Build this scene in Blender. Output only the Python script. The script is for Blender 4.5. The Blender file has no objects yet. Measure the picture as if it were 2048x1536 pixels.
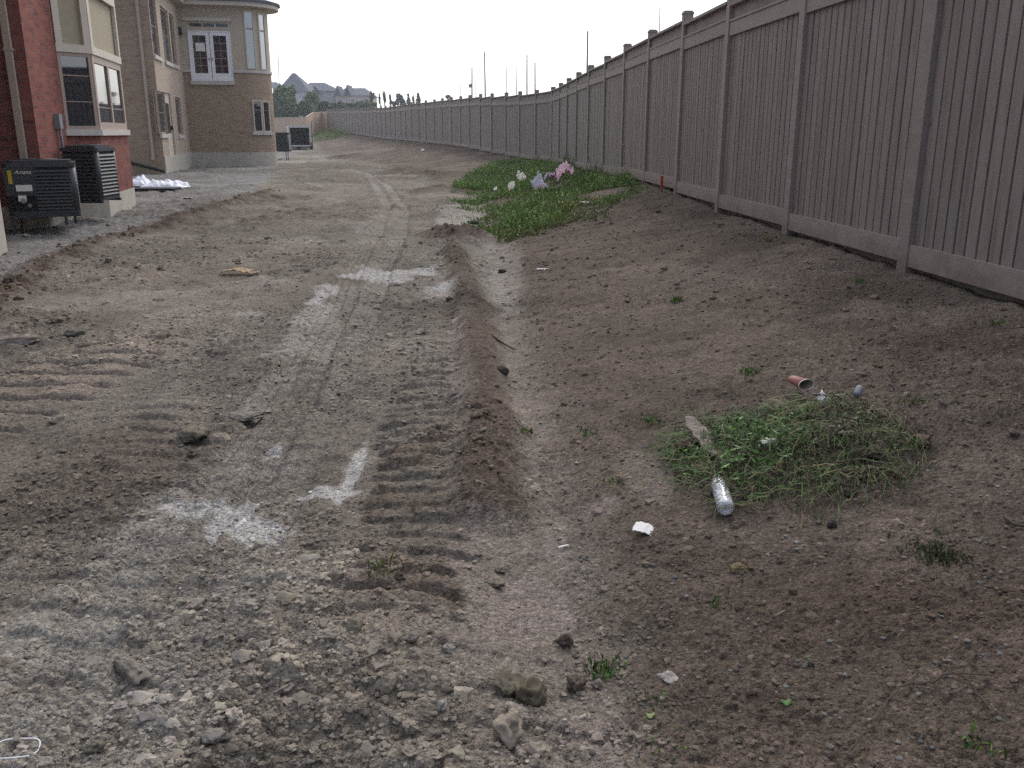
import bpy, math, random
import numpy as np
from mathutils import Vector, Matrix

# ------------------------------------------------------------------ camera, sky, sun, exposure
F, HY, CZ = 1780.0, 265.0, 1.5
TH = math.atan((768 - HY) / F)
sc = bpy.context.scene
cd = bpy.data.cameras.new('camera'); cam = bpy.data.objects.new('camera', cd)
sc.collection.objects.link(cam); sc.camera = cam
cam.location = (0, 0, CZ); cam.rotation_euler = (math.pi/2 - TH, 0, 0)
cd.sensor_width = 36; cd.lens = F/2048*36; cd.clip_start = .05; cd.clip_end = 6000

SUN_EL, SUN_AZ = 40, 14          # azimuth clockwise from +Y
w = bpy.data.worlds.new('World'); sc.world = w; w.use_nodes = True
nt = w.node_tree; nt.nodes.clear(); N = nt.nodes.new; L = nt.links.new
out = N('ShaderNodeOutputWorld'); add = N('ShaderNodeAddShader')
sky = N('ShaderNodeTexSky'); sky.sky_type = 'NISHITA'; sky.sun_disc = False
sky.sun_elevation = math.radians(SUN_EL); sky.sun_rotation = math.radians(SUN_AZ)
bg1 = N('ShaderNodeBackground'); bg1.inputs[1].default_value = .05; L(sky.outputs[0], bg1.inputs[0])
tc = N('ShaderNodeTexCoord'); dot = N('ShaderNodeVectorMath'); dot.operation = 'DOT_PRODUCT'
dot.inputs[1].default_value = Vector((.12, .86, .42)).normalized(); L(tc.outputs['Generated'], dot.inputs[0])
no = N('ShaderNodeTexNoise'); no.inputs['Scale'].default_value = 2.6; no.inputs['Detail'].default_value = 6
mp = N('ShaderNodeMapping'); mp.inputs['Scale'].default_value = (1, 1, 2.5); L(tc.outputs['Generated'], mp.inputs[0]); L(mp.outputs[0], no.inputs['Vector'])
ma = N('ShaderNodeMath'); ma.operation = 'MULTIPLY_ADD'; ma.inputs[1].default_value = .35; L(no.outputs['Fac'], ma.inputs[0]); L(dot.outputs['Value'], ma.inputs[2])
mr = N('ShaderNodeMapRange'); mr.inputs['From Min'].default_value = -.7; mr.inputs['From Max'].default_value = 1.1; L(ma.outputs[0], mr.inputs['Value'])
cr = N('ShaderNodeValToRGB'); cr.color_ramp.elements[0].color = (.17, .20, .30, 1); cr.color_ramp.elements[1].color = (1, 1, 1, 1)
e = cr.color_ramp.elements.new(.42); e.color = (.36, .385, .45, 1)
e = cr.color_ramp.elements.new(.7); e.color = (.86, .88, .93, 1)
L(mr.outputs[0], cr.inputs[0])
bg2 = N('ShaderNodeBackground'); bg2.inputs[1].default_value = 1.22; L(cr.outputs[0], bg2.inputs[0])
L(bg1.outputs[0], add.inputs[0]); L(bg2.outputs[0], add.inputs[1]); L(add.outputs[0], out.inputs[0])
sd = bpy.data.lights.new('sun', 'SUN'); sd.energy = 1.5; sd.angle = math.radians(18); sd.color = (1, .96, .9)
so = bpy.data.objects.new('sun', sd); sc.collection.objects.link(so)
az, el = math.radians(SUN_AZ), math.radians(SUN_EL)
sdir = Vector((math.sin(az)*math.cos(el), math.cos(az)*math.cos(el), math.sin(el)))
so.rotation_euler = sdir.to_track_quat('Z', 'Y').to_euler(); so.location = (5, 30, 30)
vs = sc.view_settings; vs.view_transform = 'Standard'; vs.look = 'None'; vs.exposure = .12; vs.gamma = 1
sc.cycles.max_bounces = 6; sc.cycles.use_denoising = False

rnd = random.Random(7); R = math.radians
NPR = np.random.RandomState(11)

# ------------------------------------------------------------------ unprojection of measured photo points
def ray(u, v):
    a, b = u - 1024, 768 - v
    Y = F*math.cos(TH) + b*math.sin(TH)
    return a/Y, (-F*math.sin(TH) + b*math.cos(TH))/Y
def at(u, v, Y):
    x, z = ray(u, v); return Vector((x*Y, Y, CZ + z*Y))
def flat(u, v, z=0):
    x, r = ray(u, v); Y = (z - CZ)/r; return x*Y, Y

# ------------------------------------------------------------------ numpy noise
PT = NPR.rand(65536).astype(np.float64)
def hsh(ix, iy, s=0):
    return PT[((ix*73856093) ^ (iy*19349663) ^ (s*83492791)) & 65535]
def vn(x, y, s=0):
    ix = np.floor(x).astype(np.int64); iy = np.floor(y).astype(np.int64)
    fx = x-ix; fy = y-iy; fx = fx*fx*(3-2*fx); fy = fy*fy*(3-2*fy)
    return (hsh(ix, iy, s)*(1-fx)+hsh(ix+1, iy, s)*fx)*(1-fy)+(hsh(ix, iy+1, s)*(1-fx)+hsh(ix+1, iy+1, s)*fx)*fy
def fbm(x, y, sc_, o=4, s=0, g=.5):
    t = 0; a = 1; n = 0; x = x/sc_; y = y/sc_
    for i in range(o):
        t = t + a*vn(x, y, s+i); n += a; a *= g; x, y = x*1.93+y*.42+3.1, y*1.93-x*.42+1.7
    return t/n
def bumps(x, y, c, s, pres):
    """rounded lumps on a jittered grid: returns height in units of the cell, and a per-lump random"""
    x = x + (vn(x/c*2.1, y/c*2.1, s+90)-.5)*c*.55; y = y + (vn(x/c*2.1+9, y/c*2.1, s+91)-.5)*c*.55
    gx, gy = x/c, y/c; ix = np.floor(gx).astype(np.int64); iy = np.floor(gy).astype(np.int64)
    h = np.zeros_like(x); idr = np.zeros_like(x)
    for dx in (-1, 0, 1):
        for dy in (-1, 0, 1):
            jx, jy = ix+dx, iy+dy
            cx = jx+.15+.7*hsh(jx, jy, s); cy = jy+.15+.7*hsh(jx, jy, s+1)
            q = hsh(jx, jy, s+2); r = .2+.42*hsh(jx, jy, s+3)**1.6
            a = hsh(jx, jy, s+4)*3.14; k = 1+1.0*hsh(jx, jy, s+5)
            ux, uy = gx-cx, gy-cy
            rx = ux*np.cos(a)+uy*np.sin(a); ry = (-ux*np.sin(a)+uy*np.cos(a))*k
            d = (rx*rx+ry*ry)/(r*r)
            v = np.sqrt(np.clip(1-d, 0, 1))*r*np.where(q < pres, 1, 0)*(.55+.6*hsh(jx, jy, s+6))
            m = v > h; h = np.where(m, v, h); idr = np.where(m, hsh(jx, jy, s+7), idr)
    return h, idr
def sst(a, b, x):
    t = np.clip((x-a)/(b-a), 0, 1); return t*t*(3-2*t)

# ------------------------------------------------------------------ fence line (posts) fitted from the photograph
POSTS = [(3.06,6.87,-.98),(2.87,9.30,-.94),(2.70,11.74,-.92),(2.58,14.12,-.86),(2.44,16.62,-.83),(2.31,19.10,-.87),(2.16,21.50,-.91),
 (1.99,23.88,-.94),(1.85,26.22,-.96),(1.72,28.55,-.99),(1.60,30.90,-1.0),(1.45,33.26,-1.01),(.93,35.59,-1.02),(.32,37.92,-.99),
 (-.25,40.28,-.93),(-.92,42.62,-.89),(-1.52,44.99,-.81),(-2.15,47.35,-.76),(-2.74,49.72,-.73),(-3.39,52.07,-.69),(-4.07,54.42,-.65),
 (-4.73,56.77,-.64),(-5.47,59.09,-.62),(-6.15,61.44,-.59),(-6.89,63.78,-.57),(-7.57,66.14,-.55),(-8.20,68.52,-.54),(-8.92,70.88,-.53),
 (-9.57,73.26,-.52),(-10.27,75.64,-.51),(-10.99,78.02,-.46),(-11.71,80.40,-.40),(-12.41,82.78,-.37),(-13.09,85.16,-.33),(-13.83,87.53,-.29),
 (-14.54,89.89,-.23),(-15.27,92.24,-.19),(-15.98,94.60,-.15),(-16.67,96.95,-.10),(-17.39,99.28,-.07)]
POSTS = [(x, y, z+CZ) for x, y, z in POSTS]
for i in range(10):
    x, y, z = POSTS[-1]; POSTS.append((x-.70, y+2.34, z+.045))
for i in range(5):
    x, y, z = POSTS[0]; POSTS.insert(0, (x+.19, y-2.43, z-.012))
PA = np.array(POSTS)

toe_px = [(1150,1400),(1130,1100),(1075,900),(1035,720),(1012,600),(990,480),(955,410),(905,386),(840,354),(740,328),(650,312)]
tx, ty = [], []
for u, v in toe_px:
    x, y = flat(u, v, 0.0); tx.append(x); ty.append(y)
TX = np.array([tx[0]+.1]+tx+[-15.6, -21, -27]); TY = np.array([0.]+ty+[75, 98, 125])
def basez(y):
    return np.interp(y, [0, 40, 60, 75, 100, 125, 150, 200, 400, 3000], [0, .02, .08, .15, .6, 1.3, 2.6, 4.2, 5, 5])
def terrain0(x, y):
    x = np.asarray(x, float); y = np.asarray(y, float)
    b = basez(y); xt = np.interp(y, TY, TX)
    xf = np.interp(y, PA[:, 1], PA[:, 0]); zf = np.interp(y, PA[:, 1], PA[:, 2])
    t = np.clip((x-xt)/np.maximum(xf-xt, .5), 0, 1)
    prof = .75*t+.25*sst(0, 1, t)
    z = b + np.maximum(zf-.06-b, 0)*prof
    z = z + .09*sst(-4.2, -6.6, x)*sst(60, 30, y)
    return z
def gpt(u, v):
    """ground point under a photo pixel"""
    xr, zr = ray(u, v); Y = np.exp(np.linspace(math.log(1.2), math.log(190), 4000))
    z = CZ+zr*Y; g = terrain0(xr*Y, Y); i = int(np.argmax(z <= g))
    if i == 0: i = 1
    return float(xr*Y[i]), float(Y[i]), float(g[i])
def pdist(x, y, px, side=False):
    """distance to a polyline of photo pixels on the ground, and arclength"""
    P = [gpt(u, v)[:2] for u, v in px]; best = np.full(x.shape, 1e9); S = np.zeros(x.shape); sgn = np.zeros(x.shape); s0 = 0
    for (ax, ay), (bx, by) in zip(P[:-1], P[1:]):
        l = math.hypot(bx-ax, by-ay); dx, dy = (bx-ax)/l, (by-ay)/l
        t = np.clip((x-ax)*dx+(y-ay)*dy, 0, l); qx = x-(ax+t*dx); qy = y-(ay+t*dy)
        d = np.hypot(qx, qy); m = d < best; best = np.where(m, d, best); S = np.where(m, s0+t, S)
        sgn = np.where(m, np.sign(qx*dy-qy*dx)*d, sgn); s0 += l
    return best, S, sgn
def blob(x, y, u, v, ru, rv, ns, thr=.5, rough=.35):
    cx, cy, _ = gpt(u, v); rx = ru*cy/1850; ry = max(.03, abs(gpt(u, v-rv)[1]-gpt(u, v+rv)[1])/2)
    d = np.sqrt(((x-cx)/rx)**2+((y-cy)/ry)**2) + (ns-.5)*rough*4
    return sst(1.15, .75, d)

TRK_R = [(805,1260),(818,1050),(832,900),(850,750),(862,640),(815,560)]
TRK_L = [(-140,860),(60,785),(170,730),(262,696)]
TIRE1 = [(-40,1536),(120,1380),(260,1180),(430,1010),(560,830),(640,680),(690,565),(755,460),(775,410),(745,360),(700,335)]
TIRE2 = [(250,1500),(380,1300),(470,1120),(570,930),(660,770),(720,640),(760,540),(800,470),(810,420),(775,372),(735,345)]
DITCH = [(1190,1600),(1130,1420),(1085,1250),(1100,1050),(1080,930),(1045,820),(1018,700),(1012,620),(985,520),(975,450),(940,400)]
RIDGE = [(985,1010),(978,880),(968,760),(955,650),(930,560),(905,500)]
RIDGE2 = [(-60,620),(20,580),(110,520),(200,488),(330,452),(430,418),(540,385)]

def ground_detail(x, y):
    d = {}
    n1 = fbm(x, y, .9, 5, 1); n2 = fbm(x, y, .22, 4, 20); n3 = fbm(x, y, .06, 4, 40); n4 = fbm(x, y, 3.5, 3, 60)
    near = sst(14, 5, y)
    xt = np.interp(y, TY, TX); slope = sst(-.1, .35, x-xt+(n2-.5)*.3)
    z = (n1-.5)*.10*(1-.45*slope)+(n2-.5)*.045+(n3-.5)*.014
    rL = sst(.25, -.15, x-xt)
    # machine track with cleats
    dR, sR, gR = pdist(x, y, TRK_R); mR = sst(.25, .17, dR+(n2-.5)*.14+(n3-.5)*.08)*sst(.0, .25, sR+(n2-.5)*.3)
    ph = (y+.03*np.sin(x*7+1)+(n2-.5)*.11+(n3-.5)*.02)/.150; fr = ph-np.floor(ph); cl = sst(0, .10, fr)*sst(1.0, .42, fr); cv = hsh(np.floor(ph).astype(np.int64), np.floor(x/.13+n2*2).astype(np.int64), 33)
    z += mR*(-.016+.030*cl*(.35+.9*cv)*(.6+.8*n2)*(.35+.65*sst(6.6, 4.9, y))+(n3-.5)*.02)
    dL, sL, gL = pdist(x, y, TRK_L); mL = sst(.48, .36, dL+(n2-.5)*.12)
    ph2 = (y+.05*x+(n2-.5)*.07)/.255; fr2 = ph2-np.floor(ph2); cl2 = sst(0, .14, fr2)*sst(1.0, .72, fr2)
    z += mL*(-.03+.050*cl2*(.7+.5*n2)+(n3-.5)*.012)
    # faint cleat texture over the rest of the haul road
    fa = rL*sst(.45, .7, fbm(x, y, 1.6, 3, 330))*(1-mR)*(1-mL)*sst(-3.2, -2.2, x-xt)
    pf = (y+.04*x+(n2-.5)*.2)/.18; ff = pf-np.floor(pf); z += fa*.022*(sst(0, .15, ff)*sst(1, .4, ff)-.4)*(.3+n1)
    # tyre tracks
    tm = np.zeros_like(x)
    for k, T in enumerate((TIRE1, TIRE2)):
        dT, sT, gT = pdist(x, y, T); hw = np.interp(y, [8, 15], [.15, .095])
        m = sst(hw+.05, hw-.02, dT+(n3-.5)*.04)*sst(.25, .6, fbm(x, y, 1.1, 3, 77+k)+.12)
        z += m*(-.024+.007*np.sign(np.cos(gT/hw*3.14*3.5))*sst(.0, .5, np.abs(np.cos(gT/hw*3.14*3.5)))+.005*np.sin(sT*2*math.pi/.035+np.abs(gT)*40)*near)
        z += sst(hw+.16, hw+.05, dT)*(1-m)*.012
        tm = np.maximum(tm, m)
    dD, sD, gD = pdist(x, y, DITCH); wd = np.interp(y, [1.5, 2.2, 3.2, 4.0, 6, 20], [.17, .24, .20, .09, .13, .45])
    mD = sst(wd*1.5, wd*.6, dD+(n2-.5)*.28)
    z += -.06*sst(.42, .0, dD)*sst(1.9, 2.6, y)
    dG, sG, _ = pdist(x, y, RIDGE); mG = sst(.22, .05, dG+(n2-.5)*.12); z += mG*.085
    dH, sH, _ = pdist(x, y, RIDGE2); mH = sst(.28, .05, dH+(n2-.5)*.2); z += mH*.06*(.3+1.2*n2)
    # mound of churned mud far on the road
    cx, cy, _ = gpt(915, 475); mM = sst(1.3, .3, np.hypot((x-cx)/.62, (y-cy)/.75)+(n2-.5)*.8)
    for (u_, v_, a_, b_) in ((885,385,.8,1.6),(690,315,1.2,2.6),(800,345,.7,2.2),(850,352,1.0,1.6),(480,885,.0,.0)):
        if a_: qx, qy, _ = gpt(u_, v_); mM = np.maximum(mM, .8*sst(1.3, .3, np.hypot((x-qx)/a_, (y-qy)/b_)+(n2-.5)*1.0+(n1-.5)))
    z += mM*.20*(.2+1.2*n2)
    # pale dried silt
    nz = fbm(x, y, .30, 4, 120); nf = fbm(x, y*1.0, .09, 3, 140)
    pale = np.zeros_like(x)
    for (u, v, ru, rv, k) in [(655,580,26,14,.9),(630,630,34,38,.9),(592,690,42,30,.75),(545,770,34,50,.35),(545,893,22,17,1),(780,548,85,14,1),
        (880,580,55,16,.8),(925,640,20,70,.9),(935,800,24,40,.8),(928,740,16,40,.6),(400,1008,60,10,.9),(455,1045,28,40,.95),(520,1068,60,22,1),(660,985,65,14,.8),(700,950,18,60,.75),
        (1070,1190,100,75,.9),(1115,1050,34,80,.75),(960,1100,60,100,.55),(1195,1440,50,110,.6),(940,1250,40,60,.4),(490,832,38,16,.5),(930,420,50,34,.85),(985,455,22,34,.8),(1015,530,34,60,.7),
        (1200,1000,70,30,.55),(1290,960,60,60,.45),(500,630,26,8,.8),(600,480,50,10,.5),(640,405,60,8,.6),(450,447,26,5,.8),(700,310,90,6,.5),(590,322,60,5,.5),(240,600,170,18,.45),
        (760,440,40,24,.45),(1030,700,30,50,.4),(1010,1320,120,30,.25)]:
        pale = np.maximum(pale, k*blob(x, y, u, v, ru, rv, nz))
    pale = np.maximum(pale, tm*(.05+.62*nz)*sst(.36, .62, fbm(x, y, .6, 3, 410)+.10*sst(10, 16, y)))
    pale = np.maximum(pale, tm*(.2+.7*nz)*sst(.25, .6, fbm(x, y, 1.2, 3, 415)+.1)*sst(11, 17, y))
    dS, _, _ = pdist(x, y, [(-80,1560),(90,1330),(260,1130),(400,1010)]); pale = np.maximum(pale, .55*sst(.30, .08, dS+(nz-.5)*.35)*sst(.3, .5, nf+.1)); pale = np.maximum(pale, mD*.34*sst(.3, .6, n1+.1))
    pale = np.maximum(pale, sst(.62, .85, n1)*.22*rL*sst(20, 8, y))
    pale *= sst(.18, .5, nf+.15)*(1-.9*mG)*(1-.8*mM)*(1-.9*mH)
    wh = np.zeros_like(x)
    for (u, v, ru, rv) in [(545,893,24,18),(400,1006,66,10),(455,1040,34,44),(515,1068,66,24),(665,984,66,12),(704,950,14,60),(780,548,80,12),(880,578,44,9),(650,585,16,16)]:
        wh = np.maximum(wh, blob(x, y, u, v, ru, rv, nz, rough=.5))
    wh *= sst(.30, .50, .55*nf+.45*fbm(x*.5, y*2.4, .11, 3, 440)+.1*n3); z -= pale*.006
    pale = np.maximum(pale, wh)
    # clods and crumbs
    loose = np.clip(sst(.38, .62, fbm(x, y, .8, 3, 200))+.55*sst(3.4, 1.9, y)+.6*mG+.9*mM+1.0*mH, 0, 1.4)
    calm = (1-.85*pale)*(1-.7*tm)*(1-.55*mR)*(1-.3*mL)
    lw = rL*1+(1-rL)*.55
    idm = np.zeros_like(x); hh = np.zeros_like(x)
    for c, s, pr, k in ((.15, 500, .26, .40), (.075, 520, .45, .5), (.038, 540, .8, .72), (.019, 560, .85, .8)):
        b, r = bumps(x, y, c, s, pr); amp = c*k*loose*calm*lw*sst(1.9, .9, mG+1) if c > .05 else c*k*(.5+.6*loose)*calm*(.75+.25*lw)
        b = b*amp; hh = np.maximum(hh, b)+.3*np.minimum(hh, b); idm = np.where(b > .004, r, idm)
    z += hh
    # gravelly lime strip beside the houses
    strip = sst(.05, .35, -(x-np.interp(y, *STRIP))+(n2-.5)*.5)
    fr_ = sst(8, 16, y); b4, r4 = bumps(x, y, .55, 600, .5); b5, r5 = bumps(x, y, .24, 620, .55); m6 = sst(.35, .62, fbm(x, y, 2.6, 3, 640))
    z += fr_*(1-.7*tm)*(1-.6*pale)*(b4*.10+b5*.09)*(.25+.75*m6)+fr_*(fbm(x, y, 1.7, 3, 650)-.5)*.13*(1-.5*slope)
    # colour (albedo)
    def c3(a): return np.array(a)[None, :]
    col = c3((.196, .170, .141))*(1-slope[:, None])+c3((.132, .102, .080))*slope[:, None]
    tone = (.62+.76*n1)[:, None]*(.72+.56*n2)[:, None]*(.8+.4*n3)[:, None]; col = col*tone
    gx = sst(.5, .7, n4)[:, None]*(1-slope[:, None]); col = col*(1-gx*.25)+col*c3((1.0, .88, .8))*gx*.25
    moist = np.clip(np.maximum.reduce([mG*.8, mM*.9, mH*.8, mR*sst(.35, .65, n2)*.55*sst(5.2, 4.2, y), .7*slope*sst(.5, .75, fbm(x, y, 1.3, 3, 230)), (1-slope)*.6*sst(.6, .85, fbm(x, y, 1.9, 3, 260))]), 0, 1)*(1-pale)
    col = col*(1-moist[:, None])+c3((.092, .064, .048))*tone*moist[:, None]
    lightdirt = slope*sst(.48, .72, fbm(x+.5*y, y, 1.6, 4, 280))*.45
    col = col*(1-lightdirt[:, None])+c3((.20, .158, .130))*tone*lightdirt[:, None]
    col = col*(1-.9*strip[:, None])+c3((.225, .213, .203))*(.6+.8*n3)[:, None]*(.85+.3*n1)[:, None]*.9*strip[:, None]
    sp_ = np.maximum(slope, sst(-.75, -.45, x-xt)*sst(9, 7, y))
    pc = c3((.345, .312, .275))*(1-sp_[:, None])+c3((.255, .21, .185))*sp_[:, None]
    q = (pale*(.82+.2*nf))[:, None]; col = col*(1-q)+pc*(.85+.3*n3)[:, None]*q
    lq = (mL*cl2*.55*sst(.25, .5, n2+.1))[:, None]; col = col*(1-lq)+c3((.27, .215, .17))*tone*lq  # flat tops of the left cleats painted lighter, as if lit
    fm = (fr_*(.55*m6*sst(.3, .6, n1)))[:, None]; col = col*(1-fm)+c3((.098, .074, .058))*tone*fm
    wq = (wh*.72)[:, None]; col = col*(1-wq)+c3((.43, .41, .39))*(.88+.24*n3)[:, None]*wq
    dm = (np.clip(mM, 0, 1)*.75*(.5+n2))[:, None]; dm = np.clip(dm, 0, 1); col = col*(1-dm)+c3((.085, .062, .047))*tone*dm
    st = (idm > .93)[:, None]*(hh > .006)[:, None]; col = np.where(st, col*1.4, col)
    col = col*(1+(idm[:, None]-.5)*.35*(hh[:, None] > .004))
    return z, np.clip(col, .01, .8)
sp = [gpt(*p) for p in [(-60,640),(60,560),(200,482),(330,448),(430,414),(530,384),(560,345),(560,330)]]
STRIP = ([-5]+[p[1] for p in sp]+[60, 200], [-5.0]+[p[0] for p in sp]+[-14, -40])

C = sc.collection
def attr_mat(): pass
# ------------------------------------------------------------------ materials
def mat(name, col, rough=.8, noise=0, nscale=10, bump=0, bscale=60, spec=.3, metal=0, vcol=False, stretch=(1, 1, 1), col2=None, trans=0):
    m = bpy.data.materials.new(name); m.use_nodes = True; t = m.node_tree; b = t.nodes['Principled BSDF']
    b.inputs['Roughness'].default_value = rough; b.inputs['Specular IOR Level'].default_value = spec; b.inputs['Metallic'].default_value = metal
    b.inputs['Transmission Weight'].default_value = trans
    co = t.nodes.new('ShaderNodeTexCoord'); mpn = t.nodes.new('ShaderNodeMapping'); mpn.inputs['Scale'].default_value = stretch
    t.links.new(co.outputs['Object'], mpn.inputs[0])
    if vcol:
        a = t.nodes.new('ShaderNodeAttribute'); a.attribute_name = 'Col'; src = a.outputs['Color']
    else:
        a = t.nodes.new('ShaderNodeRGB'); a.outputs[0].default_value = (*col, 1); src = a.outputs[0]
    if noise:
        n = t.nodes.new('ShaderNodeTexNoise'); n.inputs['Scale'].default_value = nscale; n.inputs['Detail'].default_value = 6; n.inputs['Roughness'].default_value = .65
        t.links.new(mpn.outputs[0], n.inputs['Vector'])
        r = t.nodes.new('ShaderNodeMapRange'); r.inputs['From Min'].default_value = .25; r.inputs['From Max'].default_value = .75
        r.inputs['To Min'].default_value = 1-noise; r.inputs['To Max'].default_value = 1+noise; t.links.new(n.outputs['Fac'], r.inputs['Value'])
        x = t.nodes.new('ShaderNodeVectorMath'); x.operation = 'SCALE'; t.links.new(src, x.inputs[0]); t.links.new(r.outputs[0], x.inputs['Scale']); src = x.outputs[0]
        if col2:
            mx = t.nodes.new('ShaderNodeMix'); mx.data_type = 'RGBA'; mx.inputs[7].default_value = (*col2, 1)
            n2 = t.nodes.new('ShaderNodeTexNoise'); n2.inputs['Scale'].default_value = nscale*.23; n2.inputs['Detail'].default_value = 4; t.links.new(mpn.outputs[0], n2.inputs['Vector'])
            r2 = t.nodes.new('ShaderNodeMapRange'); r2.inputs['From Min'].default_value = .5; r2.inputs['From Max'].default_value = .7; t.links.new(n2.outputs['Fac'], r2.inputs['Value'])
            t.links.new(r2.outputs[0], mx.inputs[0]); t.links.new(src, mx.inputs[6]); src = mx.outputs[2]
    t.links.new(src, b.inputs['Base Color'])
    if bump:
        n = t.nodes.new('ShaderNodeTexNoise'); n.inputs['Scale'].default_value = bscale; n.inputs['Detail'].default_value = 8; n.inputs['Roughness'].default_value = .7
        t.links.new(mpn.outputs[0], n.inputs['Vector'])
        bp = t.nodes.new('ShaderNodeBump'); bp.inputs['Strength'].default_value = .8; bp.inputs['Distance'].default_value = bump
        t.links.new(n.outputs['Fac'], bp.inputs['Height']); t.links.new(bp.outputs[0], b.inputs['Normal'])
    return m
def brick(name, c1, c2, mortar, accent):
    m = bpy.data.materials.new(name); m.use_nodes = True; t = m.node_tree; b = t.nodes['Principled BSDF']; b.inputs['Roughness'].default_value = .9
    b.inputs['Specular IOR Level'].default_value = .15
    uv = t.nodes.new('ShaderNodeUVMap')
    def bt(a, c, mo, off=(0, 0, 0)):
        k = t.nodes.new('ShaderNodeTexBrick'); k.inputs['Scale'].default_value = 1; k.inputs['Brick Width'].default_value = .25; k.inputs['Row Height'].default_value = .085
        k.inputs['Mortar Size'].default_value = .006; k.inputs['Mortar Smooth'].default_value = .2; k.inputs['Bias'].default_value = 0
        k.inputs[1].default_value = (*a, 1); k.inputs[2].default_value = (*c, 1); k.inputs[3].default_value = (*mo, 1); t.links.new(uv.outputs[0], k.inputs[0]); return k
    k = bt(c1, c2, mortar)
    wn = t.nodes.new('ShaderNodeTexNoise'); wn.inputs['Scale'].default_value = 1
    sc2 = t.nodes.new('ShaderNodeMapping'); sc2.inputs['Scale'].default_value = (2.6, 9.5, 1); t.links.new(uv.outputs[0], sc2.inputs[0]); t.links.new(sc2.outputs[0], wn.inputs['Vector']); wn.inputs['Detail'].default_value = 2
    r = t.nodes.new('ShaderNodeMapRange'); r.inputs['From Min'].default_value = .55; r.inputs['From Max'].default_value = .68; r.inputs['To Max'].default_value = .8; t.links.new(wn.outputs['Fac'], r.inputs['Value'])
    mm = t.nodes.new('ShaderNodeMath'); mm.operation = 'MULTIPLY'; inv = t.nodes.new('ShaderNodeMath'); inv.operation = 'SUBTRACT'; inv.inputs[0].default_value = 1
    t.links.new(k.outputs['Fac'], inv.inputs[1]); t.links.new(inv.outputs[0], mm.inputs[0]); t.links.new(r.outputs[0], mm.inputs[1])
    mx = t.nodes.new('ShaderNodeMix'); mx.data_type = 'RGBA'; mx.inputs[7].default_value = (*accent, 1); t.links.new(mm.outputs[0], mx.inputs[0]); t.links.new(k.outputs['Color'], mx.inputs[6])
    fn = t.nodes.new('ShaderNodeTexNoise'); fn.inputs['Scale'].default_value = 30; fn.inputs['Detail'].default_value = 6; t.links.new(uv.outputs[0], fn.inputs['Vector'])
    fr = t.nodes.new('ShaderNodeMapRange'); fr.inputs['To Min'].default_value = .7; fr.inputs['To Max'].default_value = 1.3; t.links.new(fn.outputs['Fac'], fr.inputs['Value'])
    vm = t.nodes.new('ShaderNodeVectorMath'); vm.operation = 'SCALE'; t.links.new(mx.outputs[2], vm.inputs[0]); t.links.new(fr.outputs[0], vm.inputs['Scale'])
    t.links.new(vm.outputs[0], b.inputs['Base Color'])
    bp = t.nodes.new('ShaderNodeBump'); bp.inputs['Distance'].default_value = .006; bp.invert = True; t.links.new(k.outputs['Fac'], bp.inputs['Height']); t.links.new(bp.outputs[0], b.inputs['Normal'])
    return m
def glass(name, col=(.012, .016, .025), ior=2.3):
    m = bpy.data.materials.new(name); m.use_nodes = True; b = m.node_tree.nodes['Principled BSDF']
    b.inputs['Base Color'].default_value = (*col, 1); b.inputs['Roughness'].default_value = .03; b.inputs['IOR'].default_value = ior
    return m
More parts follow.
